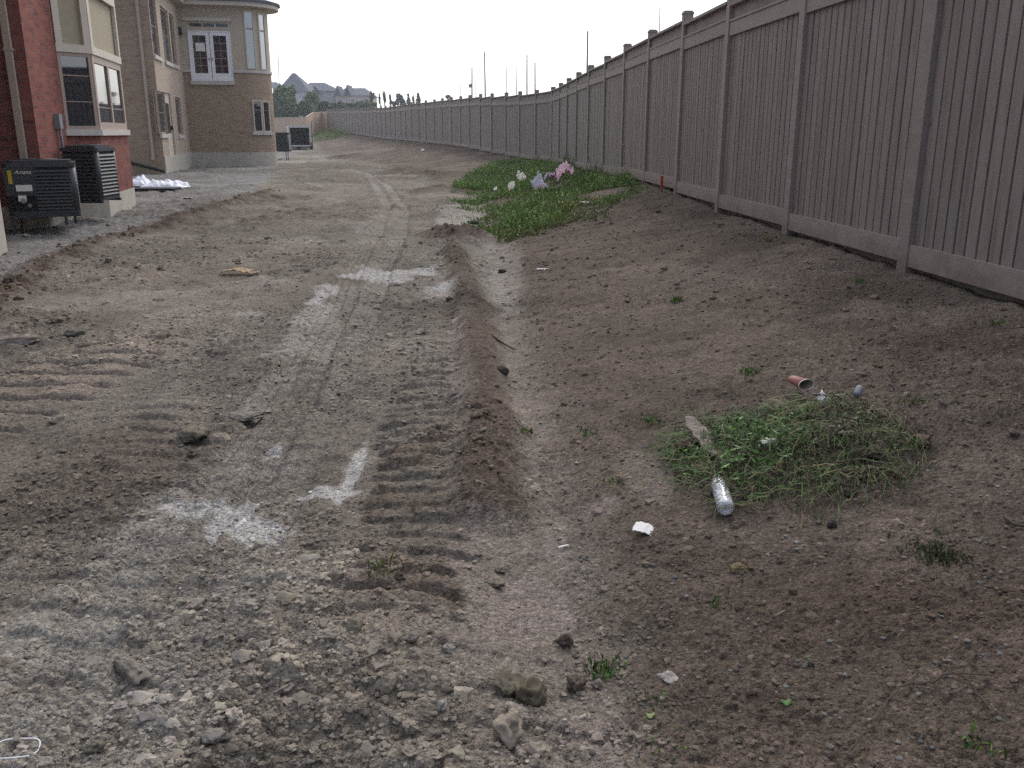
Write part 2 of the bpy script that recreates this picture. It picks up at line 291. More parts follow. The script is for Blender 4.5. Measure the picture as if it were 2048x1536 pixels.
M = dict(
 soil=mat('soil', (.2, .17, .14), .95, .42, 55, .006, 170, .12, vcol=True),
 stone=mat('stone', (.2, .17, .14), .92, .25, 45, .003, 140, .15, vcol=True),
 fence=mat('stained fence boards', (.232, .194, .172), .75, .16, 9, .0012, 40, .25, stretch=(6, 6, .7), col2=(.185, .145, .125)),
 fence2=mat('stained fence trim', (.268, .224, .198), .75, .13, 7, .0012, 40, .25, stretch=(1, 4, 4), col2=(.235, .188, .165)),
 cedar=mat('raw cedar boards', (.60, .45, .34), .8, .22, 7, .001, 40, .2, stretch=(6, 6, .7)),
 redbrick=brick('red brick', (.25, .088, .068), (.18, .058, .048), (.19, .12, .105), (.10, .04, .04)),
 tanbrick=brick('tan brick', (.36, .275, .195), (.30, .225, .16), (.37, .315, .25), (.27, .13, .095)),
 litbrick=brick('tan brick lit side', (.44, .36, .29), (.40, .32, .25), (.44, .39, .33), (.33, .22, .17)),  # lighter copy of the tan brick, side wall's brighter light put into its colour
 conc=mat('foundation concrete', (.44, .405, .345), .9, .18, 4, .003, 50, .2),
 stucco=mat('beige stucco', (.47, .40, .315), .9, .06, 6, .002, 120, .15),
 trim=mat('beige trim', (.54, .48, .40), .7, .05, 6, 0, 0, .3),
 sill=mat('limestone sill', (.50, .46, .43), .8, .12, 8, .002, 60, .2),
 winframe=mat('window frame taupe', (.36, .28, .235), .6, .05, 6),
 white=mat('white painted', (.78, .78, .80), .5, .05, 8),
 panel=mat('olive beige panel', (.33, .285, .20), .8, .08, 8),
 glass=glass('window glass'), glassD=glass('door glass', (.014, .016, .022), 1.65), glassT=glass('tower window glass', (.05, .055, .065), 3.6), muntin=mat('muntin', (.34, .26, .22), .6, .05, 6),
 spout=mat('downspout taupe', (.42, .35, .28), .5, .08, 5),
 metalD=mat('charcoal painted steel', (.022, .026, .034), .45, .15, 12, spec=.5),
 metalL=mat('louvre charcoal', (.035, .038, .046), .45, .2, 14, spec=.5),
 black=mat('black void', (.006, .006, .008), .7), rubber=mat('rubber', (.02, .02, .02), .9, .2, 20),
 grey=mat('grey plastic', (.20, .21, .23), .6, .1, 10), yellow=mat('yellow label', (.50, .36, .02), .6),
 paper=mat('white paper', (.72, .70, .68), .7, .08, 12), roof=mat('shingle roof', (.10, .11, .135), .9, .25, 4, .01, 30),
 leaf=mat('leaf', (.1, .2, .05), .6, vcol=True, noise=.1, nscale=5, spec=.25), bark=mat('bark', (.10, .08, .065), .9, .3, 12, .005, 30),
 plasticbag=mat('white plastic sheet', (.72, .73, .80), .35, .06, 5, .01, 14), pink=mat('pink cloth', (.70, .46, .52), .9, .12, 12, .004, 60),
 cardboard=mat('cardboard', (.40, .29, .19), .85, .15, 12), pole=mat('weathered pole', (.16, .14, .14), .9, .2, 5),
 redpaint=mat('orange red paint', (.40, .05, .03), .6, .1, 10), wood=mat('weathered wood', (.20, .165, .14), .85, .35, 20, .003, 60, stretch=(1, 6, 6)),
 twig=mat('dark twig', (.075, .055, .045), .9, .3, 30), foam=mat('pale foam', (.62, .58, .49), .9, .12, 30, .004, 80),
 cup=mat('brown red cup paper', (.30, .115, .10), .6, .15, 20), cupin=mat('cup inside', (.42, .33, .24), .8, .2, 20),
 farbrick=mat('far house wall', (.50, .47, .46), .9, .12, .6), farbrick2=mat('far house wall tan', (.52, .47, .41), .9, .1, .6),
 tan=mat('trailer beige', (.55, .52, .47), .5, .05, 3), asphalt=None)
M['cloth'] = mat('patterned cloth', (.45, .42, .5), .9, .3, 30, .004, 60, col2=(.55, .16, .16))
mb_ = bpy.data.materials.new('clear bottle plastic'); mb_.use_nodes = True; bb = mb_.node_tree.nodes['Principled BSDF']
bb.inputs['Base Color'].default_value = (.93, .94, .96, 1); bb.inputs['Roughness'].default_value = .18; bb.inputs['Transmission Weight'].default_value = .55; bb.inputs['IOR'].default_value = 1.4
M['bottle'] = mb_

def crumbs(m):
    t = m.node_tree; b = t.nodes['Principled BSDF']; co = t.nodes.new('ShaderNodeTexCoord'); prev = b.inputs['Normal'].links[0].from_socket; src = b.inputs['Base Color'].links[0].from_socket
    for sc_, di in ((70, .008), (170, .004)):
        v = t.nodes.new('ShaderNodeTexVoronoi'); v.inputs['Scale'].default_value = sc_; t.links.new(co.outputs['Object'], v.inputs['Vector'])
        bp = t.nodes.new('ShaderNodeBump'); bp.invert = True; bp.inputs['Strength'].default_value = .9; bp.inputs['Distance'].default_value = di
        t.links.new(v.outputs['Distance'], bp.inputs['Height']); t.links.new(prev, bp.inputs['Normal']); prev = bp.outputs[0]
        sp = t.nodes.new('ShaderNodeSeparateColor'); t.links.new(v.outputs['Color'], sp.inputs[0]); r = t.nodes.new('ShaderNodeMapRange'); r.inputs['To Min'].default_value = .74; r.inputs['To Max'].default_value = 1.26; t.links.new(sp.outputs[0], r.inputs['Value'])
        x = t.nodes.new('ShaderNodeVectorMath'); x.operation = 'SCALE'; t.links.new(src, x.inputs[0]); t.links.new(r.outputs[0], x.inputs['Scale']); src = x.outputs[0]
    t.links.new(prev, b.inputs['Normal']); t.links.new(src, b.inputs['Base Color'])
crumbs(M['soil'])
def weather(m, boards):
    t = m.node_tree; b = t.nodes['Principled BSDF']; co = t.nodes.new('ShaderNodeTexCoord'); src = b.inputs['Base Color'].links[0].from_socket
    sx = t.nodes.new('ShaderNodeSeparateXYZ'); t.links.new(co.outputs['Object'], sx.inputs[0]); oi = t.nodes.new('ShaderNodeObjectInfo')
    if boards:
        a = t.nodes.new('ShaderNodeMath'); a.operation = 'MULTIPLY_ADD'; a.inputs[1].default_value = 17/2.30; a.inputs[2].default_value = -.07*17/2.30; t.links.new(sx.outputs[0], a.inputs[0]); f = t.nodes.new('ShaderNodeMath'); f.operation = 'FLOOR'; t.links.new(a.outputs[0], f.inputs[0])
        ad = t.nodes.new('ShaderNodeMath'); ad.operation = 'MULTIPLY_ADD'; ad.inputs[1].default_value = 97; t.links.new(oi.outputs['Random'], ad.inputs[0]); t.links.new(f.outputs[0], ad.inputs[2])
        wn = t.nodes.new('ShaderNodeTexWhiteNoise'); wn.noise_dimensions = '1D'; t.links.new(ad.outputs[0], wn.inputs['W']); fac = wn.outputs['Value']; lo, hi = .90, 1.09
    else: fac = oi.outputs['Random']; lo, hi = .92, 1.07
    r = t.nodes.new('ShaderNodeMapRange'); r.inputs['To Min'].default_value = lo; r.inputs['To Max'].default_value = hi; t.links.new(fac, r.inputs['Value'])
    x = t.nodes.new('ShaderNodeVectorMath'); x.operation = 'SCALE'; t.links.new(src, x.inputs[0]); t.links.new(r.outputs[0], x.inputs['Scale']); src = x.outputs[0]
    # knots and dark scuffs
    mp_ = t.nodes.new('ShaderNodeMapping'); mp_.inputs['Scale'].default_value = (1, 1, .45); t.links.new(co.outputs['Object'], mp_.inputs[0])
    n = t.nodes.new('ShaderNodeTexNoise'); n.inputs['Scale'].default_value = 16; n.inputs['Detail'].default_value = 3; n.noise_dimensions = '4D'; t.links.new(mp_.outputs[0], n.inputs['Vector'])
    m5 = t.nodes.new('ShaderNodeMath'); m5.operation = 'MULTIPLY'; m5.inputs[1].default_value = 50; t.links.new(oi.outputs['Random'], m5.inputs[0]); t.links.new(m5.outputs[0], n.inputs['W'])
    r2 = t.nodes.new('ShaderNodeMapRange'); r2.inputs['From Min'].default_value = .66; r2.inputs['From Max'].default_value = .74; r2.inputs['To Max'].default_value = .7; t.links.new(n.outputs['Fac'], r2.inputs['Value'])
    mx = t.nodes.new('ShaderNodeMix'); mx.data_type = 'RGBA'; mx.inputs[7].default_value = (.10, .065, .05, 1); t.links.new(r2.outputs[0], mx.inputs[0]); t.links.new(src, mx.inputs[6]); src = mx.outputs[2]
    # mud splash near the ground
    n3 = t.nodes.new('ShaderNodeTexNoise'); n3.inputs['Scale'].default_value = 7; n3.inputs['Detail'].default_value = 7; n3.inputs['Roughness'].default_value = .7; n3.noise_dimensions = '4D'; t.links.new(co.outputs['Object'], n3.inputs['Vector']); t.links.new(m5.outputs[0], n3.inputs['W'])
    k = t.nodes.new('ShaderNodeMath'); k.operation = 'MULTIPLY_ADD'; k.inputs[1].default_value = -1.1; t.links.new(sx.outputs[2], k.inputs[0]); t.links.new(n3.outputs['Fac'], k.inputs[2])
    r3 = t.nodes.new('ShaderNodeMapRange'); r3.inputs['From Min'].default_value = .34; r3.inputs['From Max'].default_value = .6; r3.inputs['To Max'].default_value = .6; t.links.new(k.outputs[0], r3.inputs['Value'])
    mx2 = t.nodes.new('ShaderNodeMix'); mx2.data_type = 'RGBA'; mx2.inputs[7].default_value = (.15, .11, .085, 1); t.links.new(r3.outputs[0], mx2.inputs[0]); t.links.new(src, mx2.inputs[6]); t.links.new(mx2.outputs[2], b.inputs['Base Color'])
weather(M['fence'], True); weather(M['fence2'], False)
# ------------------------------------------------------------------ mesh helpers
class MB:
    def __init__(s): s.v = []; s.f = []; s.sm = []; s.c = []
    def poly(s, pts, sm=False):
        i = len(s.v); s.v += [tuple(p) for p in pts]; s.f.append(tuple(range(i, i+len(pts)))); s.sm.append(sm)
    def box(s, x0, x1, y0, y1, z0, z1, T=None, taper=0):
        p = [(x0, y0, z0), (x1, y0, z0), (x1, y1, z0), (x0, y1, z0), (x0+taper, y0+taper, z1), (x1-taper, y0+taper, z1), (x1-taper, y1-taper, z1), (x0+taper, y1-taper, z1)]
        if T is not None: p = [tuple(T @ Vector(q)) for q in p]
        i = len(s.v); s.v += p
        for a in ((3, 2, 1, 0), (4, 5, 6, 7), (0, 1, 5, 4), (1, 2, 6, 5), (2, 3, 7, 6), (3, 0, 4, 7)):
            s.f.append(tuple(i+k for k in a)); s.sm.append(False)
        return s
    def tube(s, pts, r, n=8, cap=True, sm=True):
        pts = [Vector(p) for p in pts]; rs = r if isinstance(r, (list, tuple)) else [r]*len(pts); i0 = len(s.v)
        for k, p in enumerate(pts):
            d = (pts[min(k+1, len(pts)-1)]-pts[max(k-1, 0)]).normalized(); a = d.orthogonal().normalized() if k == 0 else (pa-d*pa.dot(d)).normalized(); pa = a; b = d.cross(a)
            for j in range(n):
                t = 2*math.pi*j/n; s.v.append(tuple(p+(a*math.cos(t)+b*math.sin(t))*rs[k]))
        for k in range(len(pts)-1):
            for j in range(n):
                a, b = i0+k*n+j, i0+k*n+(j+1) % n; s.f.append((a, b, b+n, a+n)); s.sm.append(sm)
        if cap:
            s.f.append(tuple(i0+j for j in reversed(range(n)))); s.sm.append(False)
            s.f.append(tuple(i0+(len(pts)-1)*n+j for j in range(n))); s.sm.append(False)
        return s
    def prism(s, pts, z0, z1):
        n = len(pts); i = len(s.v); s.v += [(x, y, z0) for x, y in pts]+[(x, y, z1) for x, y in pts]
        s.f.append(tuple(i+k for k in reversed(range(n)))); s.f.append(tuple(i+n+k for k in range(n))); s.sm += [False]*2
        for k in range(n):
            a, b = i+k, i+(k+1) % n; s.f.append((a, b, b+n, a+n)); s.sm.append(False)
        return s
    def build(s, name, m, parent=None, loc=None, rot=None):
        me = bpy.data.meshes.new(name); me.from_pydata(s.v, [], s.f)
        me.polygons.foreach_set('use_smooth', s.sm); me.update()
        uvl = me.uv_layers.new(name='UVMap'); co = np.array([v.co[:] for v in me.vertices]) if len(me.vertices) < 200000 else None
        for p in me.polygons:
            n = p.normal
            if abs(n.z) > .9: tx_, ty_ = Vector((1, 0, 0)), Vector((0, 1, 0))
            else:
                tx_ = Vector((-n.y, n.x, 0)).normalized(); ty_ = Vector((0, 0, 1))
            for li in p.loop_indices:
                c = me.vertices[me.loops[li].vertex_index].co; uvl.data[li].uv = (c.dot(tx_), c.dot(ty_))
        if m: me.materials.append(m)
        o = bpy.data.objects.new(name, me); C.objects.link(o); o.parent = parent
        if loc is not None: o.location = loc
        if rot is not None: o.rotation_euler = rot
        return o
def npmesh(name, V, Fc, m, col=None, smooth=True, parent=None):
    me = bpy.data.meshes.new(name); k = Fc.shape[1]
    me.vertices.add(len(V)); me.vertices.foreach_set('co', V.astype(np.float32).ravel())
    me.loops.add(Fc.size); me.loops.foreach_set('vertex_index', Fc.astype(np.int32).ravel())
    me.polygons.add(len(Fc)); me.polygons.foreach_set('loop_start', (np.arange(len(Fc))*k).astype(np.int32))
    me.polygons.foreach_set('use_smooth', np.full(len(Fc), smooth))
    me.update(calc_edges=True)
    if col is not None:
        a = me.color_attributes.new('Col', 'FLOAT_COLOR', 'POINT'); c4 = np.ones((len(V), 4), np.float32); c4[:, :3] = col; a.data.foreach_set('color', c4.ravel())
    me.materials.append(m); o = bpy.data.objects.new(name, me); C.objects.link(o); o.parent = parent; return o
def tag(o, label, cat, group=None, kind=None):
    if label: o['label'] = label
    if cat: o['category'] = cat
    if group: o['group'] = group
    if kind: o['kind'] = kind
    return o
def empty(name, loc, rz=0, label=None, cat=None, group=None):
    o = bpy.data.objects.new(name, None); C.objects.link(o); o.location = loc; o.rotation_euler = (0, 0, rz); o.empty_display_size = .2
    return tag(o, label, cat, group)

# ------------------------------------------------------------------ ground
def build_ground():
    ys = [-40, -20, -10, -5, -2, 0, .6, 1.0, 1.3]
    y = 1.5
    while y < 150: ys.append(y); y *= 1.0028
    while y < 4500: ys.append(y); y *= 1.08
    ys = np.array(ys); t = np.linspace(-1, 1, 820)
    ex = (1.045**np.arange(1, 71)-1); ex = ex/ex[-1]
    rows = []
    for y in ys:
        hw = .64*max(y, 1.3)+.12; out_ = max(60, 3*y)
        near_ = hw+ (2.2)*np.linspace(0, 1, 40)[1:]; far_ = hw+2.2+ex[:40]/ex[39]*out_
        side = np.concatenate([near_, far_]); rows.append(np.concatenate([-side[::-1], t*hw, side]))
    X = np.array(rows); Yg = np.repeat(ys[:, None], X.shape[1], 1); sh = X.shape
    x, y = X.ravel(), Yg.ravel(); z0 = terrain0(x, y); zd, col = ground_detail(x, y)
    fade = sst(140, 60, y)*sst(-3, 0, y)
    zd = zd*fade; z = z0+zd
    # tidy contact at the fence
    V = np.stack([x, y, z], 1); idx = np.arange(len(x)).reshape(sh)
    Fc = np.stack([idx[:-1, :-1], idx[:-1, 1:], idx[1:, 1:], idx[1:, :-1]], -1).reshape(-1, 4)
    o = npmesh('ground', V, Fc, M['soil'], col); o['kind'] = 'structure'; o['label'] = 'bare dirt yard with churned haul road and earth slope'
    return o
build_ground()
def gz(x, y):
    return float(terrain0(np.array([x]), np.array([y]))[0]+ground_detail(np.array([x]), np.array([y]))[0][0])

# ------------------------------------------------------------------ stones and clods
def ico(sub):
    import bmesh
    b = bmesh.new(); bmesh.ops.create_icosphere(b, subdivisions=sub, radius=1); v = np.array([q.co[:] for q in b.verts]); f = np.array([[w_.index for w_ in q.verts] for q in b.faces]); b.free(); return v, f
IC = {1: ico(1), 2: ico(2), 3: ico(3), 4: ico(4)}
def n3d(v, s): return (vn(v[:, 0]*1.5+s*7.1, v[:, 1]*1.5+s*3.3, s)+vn(v[:, 1]*1.5+s*2.1+40, v[:, 2]*1.5+s*5.3, s+1)+vn(v[:, 2]*1.5+s*4.1+80, v[:, 0]*1.5+s*1.3, s+2)-1.5)*.62+.5
def rockshape(sub, s, flat_=.65, jag=.5):
    v, f = IC[sub]; r = 1+jag*(n3d(v*1.1, s)-.5)*1.5+jag*(n3d(v*2.6, s+1)-.5)*.8+jag*.4*(n3d(v*6, s+2)-.5)
    rs = np.random.RandomState(s)
    v = v*r[:, None]
    for _ in range(4):           # chop facets
        n = rs.randn(3); n /= np.linalg.norm(n); d = v@n; k = .62+.25*rs.rand(); v = v-np.clip(d-k, 0, None)[:, None]*n*.85
    return v*np.array([1, .6+.5*rs.rand(), flat_]), f
SHAPES1 = [rockshape(1, 900+i, .45+.3*rnd.random(), .55) for i in range(14)]
SHAPES2 = [rockshape(2, 950+i, .45+.3*rnd.random(), .55) for i in range(14)]
def scatter(name, n, y0, y1, size, seed, region, shapes, colf, label, cat='gravel'):
    rs = np.random.RandomState(seed); y = np.exp(rs.uniform(math.log(y0), math.log(y1), n)); x = rs.uniform(-.66, .66, n)*y
    keep = region(x, y, rs); x, y = x[keep], y[keep]; n = len(x)
    zd, col = ground_detail(x, y); z = terrain0(x, y)+zd
    r = size(rs, n, y); VV, FF, CC = [], [], []; off = 0
    for i in range(n):
        v, f = shapes[rs.randint(len(shapes))]; a = rs.uniform(0, 6.28); ca, sa = math.cos(a), math.sin(a)
        p = v*r[i]; q = np.stack([p[:, 0]*ca-p[:, 1]*sa+x[i], p[:, 0]*sa+p[:, 1]*ca+y[i], p[:, 2]+z[i]+r[i]*.12], 1)
        VV.append(q); FF.append(f+off); off += len(v); CC.append(np.repeat(colf(rs, col[i])[None], len(v), 0))
    o = npmesh(name, np.concatenate(VV), np.concatenate(FF), M['stone'], np.concatenate(CC), smooth=False)
    tag(o, label, cat, kind='stuff'); return o
def reg_l(x, y, rs):
    xt = np.interp(y, TY, TX); d = sst(.36, .62, fbm(x, y, .8, 3, 200))+.5*sst(3.2, 1.9, y)
    p = np.where(x < xt+.1, .15+.85*d, .0)
    dT = pdist(x, y, TIRE1)[0]; p = p*np.where(dT < .15, .3, 1); dD = pdist(x, y, DITCH)[0]; p = p*np.where(dD < .25, .25, 1)
    return rs.rand(len(x)) < p
def reg_l2(x, y, rs): return reg_l(x, y, rs) & (rs.rand(len(x)) < .16+.84*sst(3.1, 2.1, y+.4*(fbm(x, y, .5, 3, 77)-.5)*4))
def reg_r(x, y, rs):
    xt = np.interp(y, TY, TX); xf = np.interp(y, PA[:, 1], PA[:, 0]); p = np.where((x > xt) & (x < xf-.1), .35+.6*sst(.3, .7, fbm(x, y, .5, 3, 210)), 0)
    return rs.rand(len(x)) < p
def reg_h(x, y, rs):
    d = pdist(x, y, RIDGE2)[0]; cx, cy, _ = gpt(915, 475); d2 = np.hypot((x-cx)/.9, (y-cy)/1.1); dg = pdist(x, y, RIDGE)[0]
    return rs.rand(len(x)) < np.maximum.reduce([.8*sst(.4, .05, d), .8*sst(1.0, .2, d2), .12*sst(.2, .05, dg)])
def csame(rs, c): return c*(rs.uniform(.8, 1.5))*np.array([1, rs.uniform(.97, 1.02), rs.uniform(.93, 1.03)])
def cgrey(rs, c): k = rs.rand(); g = rs.uniform(.09, .21); return (c*rs.uniform(.7, 1.6) if k < .8 else g*np.array([1, .95+.05*rs.rand(), .84+.14*rs.rand()]))
def cdark(rs, c): return np.array([.115, .088, .066])*rs.uniform(.6, 1.5)
SHAPES3 = [rockshape(3, 970+i, .5+.3*rnd.random(), .75) for i in range(14)]
scatter('dirt_crumbs', 60000, 1.6, 13, lambda rs, n, y: (.0025+.0105*rs.rand(n)**2.6)*np.sqrt(y/2.5), 3, reg_l, SHAPES1, csame, 'crumbled grey brown dirt strewn over the haul road', 'dirt')
scatter('slope_gravel', 52000, 1.7, 14, lambda rs, n, y: (.002+.0095*rs.rand(n)**3.4)*np.sqrt(y/2.5), 4, reg_r, SHAPES1, cgrey, 'fine gravel and crumbs strewn over the brown slope', 'gravel')
scatter('dirt_clods', 5200, 1.6, 14, lambda rs, n, y: (.009+.022*rs.rand(n)**2.6)*np.sqrt(y/2.5), 5, reg_l2, SHAPES3, csame, 'fist sized dirt clods lying loose on the haul road', 'dirt')
scatter('slope_clods', 1300, 1.7, 14, lambda rs, n, y: (.008+.013*rs.rand(n)**2.4)*np.sqrt(y/2.5), 8, reg_r, SHAPES3, csame, 'small brown clods dotted over the slope', 'dirt')
scatter('windrow_clods', 9000, 4, 30, lambda rs, n, y: (.012+.038*rs.rand(n)**2.2), 6, reg_h, SHAPES2, cdark, 'dark clods pushed up along the road edges and muddy mound', 'dirt')

def clod(name, u, v, rpx, label, cat, col=(.19, .163, .132), flat_=.62, seed=0, jag=.5, asp=1.0, rot=None, sink=.25, grp='loose stones and clods on the dirt'):
    x, y, z = gpt(u, v); r = rpx*y/1850; vv, f = rockshape(4, 2000+seed, flat_, jag); vv = vv*r*np.array([asp, 1, 1])
    a = rnd.uniform(0, 6.28) if rot is None else rot; ca, sa = math.cos(a), math.sin(a)
    fine = ((n3d(vv/r*5, seed)-.5)*.16+(n3d(vv/r*13, seed)-.5)*.09)*r; vv = vv+vv/np.linalg.norm(vv, axis=1)[:, None]*fine[:, None]
    V = np.stack([vv[:, 0]*ca-vv[:, 1]*sa, vv[:, 0]*sa+vv[:, 1]*ca, vv[:, 2]+r*flat_*(1-sink)*.8], 1)
    c = np.array(col)[None]*.92*(.6+.8*n3d(vv/r*3, seed+5))[:, None]
    o = npmesh(name, V, f, M['stone'], c); zz = gz(x, y); o.location = (x, y, min(zz, z+.05)); tag(o, label, cat, grp)
    return o
G1 = (.19, .165, .138); DK = (.12, .095, .072); PL = (.27, .25, .225)
for i, (u, v, r, nm, lab, cat, col, fl, asp) in enumerate([
 (1010,1470,46,'dirt_clod','largest pale dirt clod in the foreground beside the pale ditch silt','clod',(.285,.24,.19),.75,1.15),
 (1068,1392,38,'dirt_clod','lumpy dark olive brown clod behind the largest pale clod','clod',(.14,.115,.08),.75,1.0),
 (1020,1370,30,'dirt_clod','brown clod touching the left side of the lumpy olive one','clod',(.15,.125,.09),.6,1.1),
 (1155,1368,27,'dirt_clod','rounded brown clod right of the pale silt strip','clod',DK,.75,1.0),
 (1130,1268,20,'dirt_clod','angular brown clod at the near edge of the silt fan','clod',DK,.75,1.1),
 (1340,1352,27,'flat_stone','flat cracked grey slab on the brown slope','stone',(.30,.275,.25),.18,1.0),
 (1380,905,26,'dirt_clod','brown clod propping the split board at the weed pile','clod',(.15,.11,.08),.8,1.0),
 (1846,887,19,'dirt_clod','round brown clod just right of the weed pile','clod',(.14,.105,.08),.65,1.1),
 (1745,918,22,'dirt_clod','brown clod half buried in the right end of the weeds','clod',(.12,.09,.07),.6,1.2),
 (1800,945,20,'dirt_clod','earthy clod at the lower right of the weed heap','clod',(.13,.10,.075),.6,1.1),
 (1700,985,16,'dirt_clod','small dark clod on the near edge of the weed heap','clod',(.11,.08,.06),.6,1.2),
 (1505,985,24,'dirt_clod','dark clod in the weeds right of the bottle','clod',(.11,.08,.06),.65,1.2),
 (490,838,34,'flat_crust','broad flat mud crust left of the tyre track','mud crust',G1,.22,1.0),
 (385,878,30,'dirt_clod','rounded clod below the broad mud crust','clod',(.17,.145,.11),.5,1.1),
 (28,682,30,'stone','pale smooth stone at the left edge above the cleat marks','stone',(.26,.215,.185),.4,1.2),
 (145,670,17,'stone','dark greenish stone on the cleat marks beside the pale stone','stone',(.12,.115,.095),.5,1.2),
 (20,574,16,'dirt_clod','dark brown clod at left edge by the gravel strip','clod',(.10,.075,.06),.6,1.1),
 (618,1132,30,'flat_crust','lifted flat mud crust with cracked dark edge below the pale silt','mud crust',(.24,.215,.185),.15,1.3),
 (265,1345,32,'dirt_clod','long broken clod casting a dark gap in the left foreground','clod',G1,.5,1.8),
 (530,1316,18,'stone','smooth pale pebble in the left foreground','stone',(.27,.25,.215),.55,1.2),
 (885,1425,17,'stone','pale angular stone left of the largest clod','stone',PL,.7,1.0),
 (895,1298,17,'stone','light grey stone near the silt fan edge','stone',PL,.6,1.0),
 (1007,748,13,'dirt_clod','brown clod sitting in the ditch beyond the ridge','clod',DK,.8,1.1),
 (960,997,15,'dirt_clod','tan clod at the end of the machine track','clod',(.19,.15,.115),.6,1.1),
 (1005,533,9,'dirt_clod','dark clod on pale mud near the ditch bend','clod',(.07,.055,.045),.7,1.3),
 (1476,1137,17,'stone','yellowish brown clod on the slope below the bottle','clod',(.19,.145,.085),.6,1.2),
 (990,1143,15,'stone','small olive stone in the middle of the silt fan','stone',(.13,.12,.085),.5,1.3),
 (1000,1117,12,'stone','small brown lump above the olive stone on the silt','stone',(.14,.11,.09),.6,1.0),
 (432,1492,26,'dirt_clod','pale clod at bottom left near the plastic ring','clod',(.24,.215,.185),.6,1.1),
 (640,1425,17,'stone','squarish beige stone in the lower left rubble','stone',(.26,.235,.20),.6,1.0),
 (1664,1050,11,'stone','dark round stone below the weed pile','stone',(.05,.04,.038),.8,1.0),
 (190,1492,26,'dirt_clod','olive clod at bottom edge right of the plastic ring','clod',(.17,.15,.115),.6,1.1),
 (825,1290,16,'dirt_clod','grey brown clod in rubble left of the silt fan','clod',G1,.6,1.2),
 (700,1385,18,'dirt_clod','low dark clod in the central foreground rubble','clod',(.13,.11,.09),.55,1.3),
 (1622,1330,9,'stone','mossy dark pebble on the lower slope','stone',(.06,.065,.05),.7,1.1)]):
    clod(nm, u, v, r, lab, cat, col, fl, i, .5, asp)

# ------------------------------------------------------------------ fence
def box_mb(*a): m = MB(); m.box(*a); return m
PW = .14
def plank_panel(seed):
    rs = random.Random(seed); m = MB(); x = PW/2; Lb = 2.44-PW; n = 17; p = Lb/n
    for i in range(n):
        o = rs.uniform(-.003, .003); m.box(x+i*p+.0105, x+(i+1)*p-.0105, -.012+o, .012+o, .05, 2.10)
    m.box(x, x+Lb, .040, .050, -.5, 2.38)  # added backing sheet, blocks light through the grooves and under the kick board
    return m
fence = empty('wooden_fence', POSTS[0], 0, 'long tall taupe stained board fence running along the right of the dirt slope', 'fence')
post_me = MB(); post_me.box(-PW/2, PW/2, -.055, .085, -.45, 2.52); post_me = post_me.build('post', M['fence2'], fence)
cap = MB().box(-PW/2-.006, PW/2+.006, -.063, .093, 2.52, 2.552).box(-PW/2+.01, PW/2-.01, -.045, .075, 2.552, 2.57).build('post_cap', M['fence2'], post_me)
panels = [plank_panel(i).build('board_panel', M['fence'], fence) for i in range(4)]
fascia = MB().box(PW/2, 2.44-PW/2, -.04, .012, 2.07, 2.225).box(PW/2, 2.44-PW/2, -.050, .012, 2.229, 2.255).build('fascia_board', M['fence2'], fence)
top = MB().box(PW/2, 2.44-PW/2, -.068, .095, 2.405, 2.44).build('cap_rail', M['fence2'], fence)
upper = MB().box(PW/2, 2.44-PW/2, -.006, .014, 2.258, 2.403).build('upper_board', M['fence'], fence)
kick = MB().box(PW/2, 2.44-PW/2, -.045, -.013, .0, .165).build('kick_board', M['fence2'], fence)
f0 = Vector(POSTS[0]); used = set()
def inst(o, loc, rz, sx=1, parent=None):
    if o.name in used:
        c = o.copy(); C.objects.link(c)
    else: c = o; used.add(o.name)
    c.parent = parent or fence; c.location = loc; c.rotation_euler = (0, 0, rz); c.scale = (sx, 1, 1); return c
for i in range(len(POSTS)):
    P = Vector(POSTS[i]); j = min(i, len(POSTS)-2); d = Vector(POSTS[j+1])-Vector(POSTS[j]); s = math.hypot(d.x, d.y); a = math.atan2(d.y, d.x)
    # local +x runs away from the camera, local -y must face the yard (left): rotate so that -y -> left means flipping
    zs = []
    if i > 0: zs.append((POSTS[i-1][2]+P.z)/2)
    if i < len(POSTS)-1: zs.append((POSTS[i+1][2]+P.z)/2)
    first = post_me.name not in used
    po = inst(post_me, (P.x-f0.x, P.y-f0.y, max(zs)-f0.z), a+math.pi)
    if not first: cc = cap.copy(); C.objects.link(cc); cc.parent = po
    if i < len(POSTS)-1:
        Q = Vector(POSTS[i+1]); zb = (P.z+Q.z)/2-f0.z; loc = (Q.x-f0.x, Q.y-f0.y, zb); sx = s/2.44
        # origin at the far post, running back towards the camera: -y side then faces the yard
        inst(panels[i % 4], loc, a+math.pi, sx); inst(fascia, loc, a+math.pi, sx); inst(top, loc, a+math.pi, sx); inst(upper, loc, a+math.pi, sx); inst(kick, loc, a+math.pi, sx)

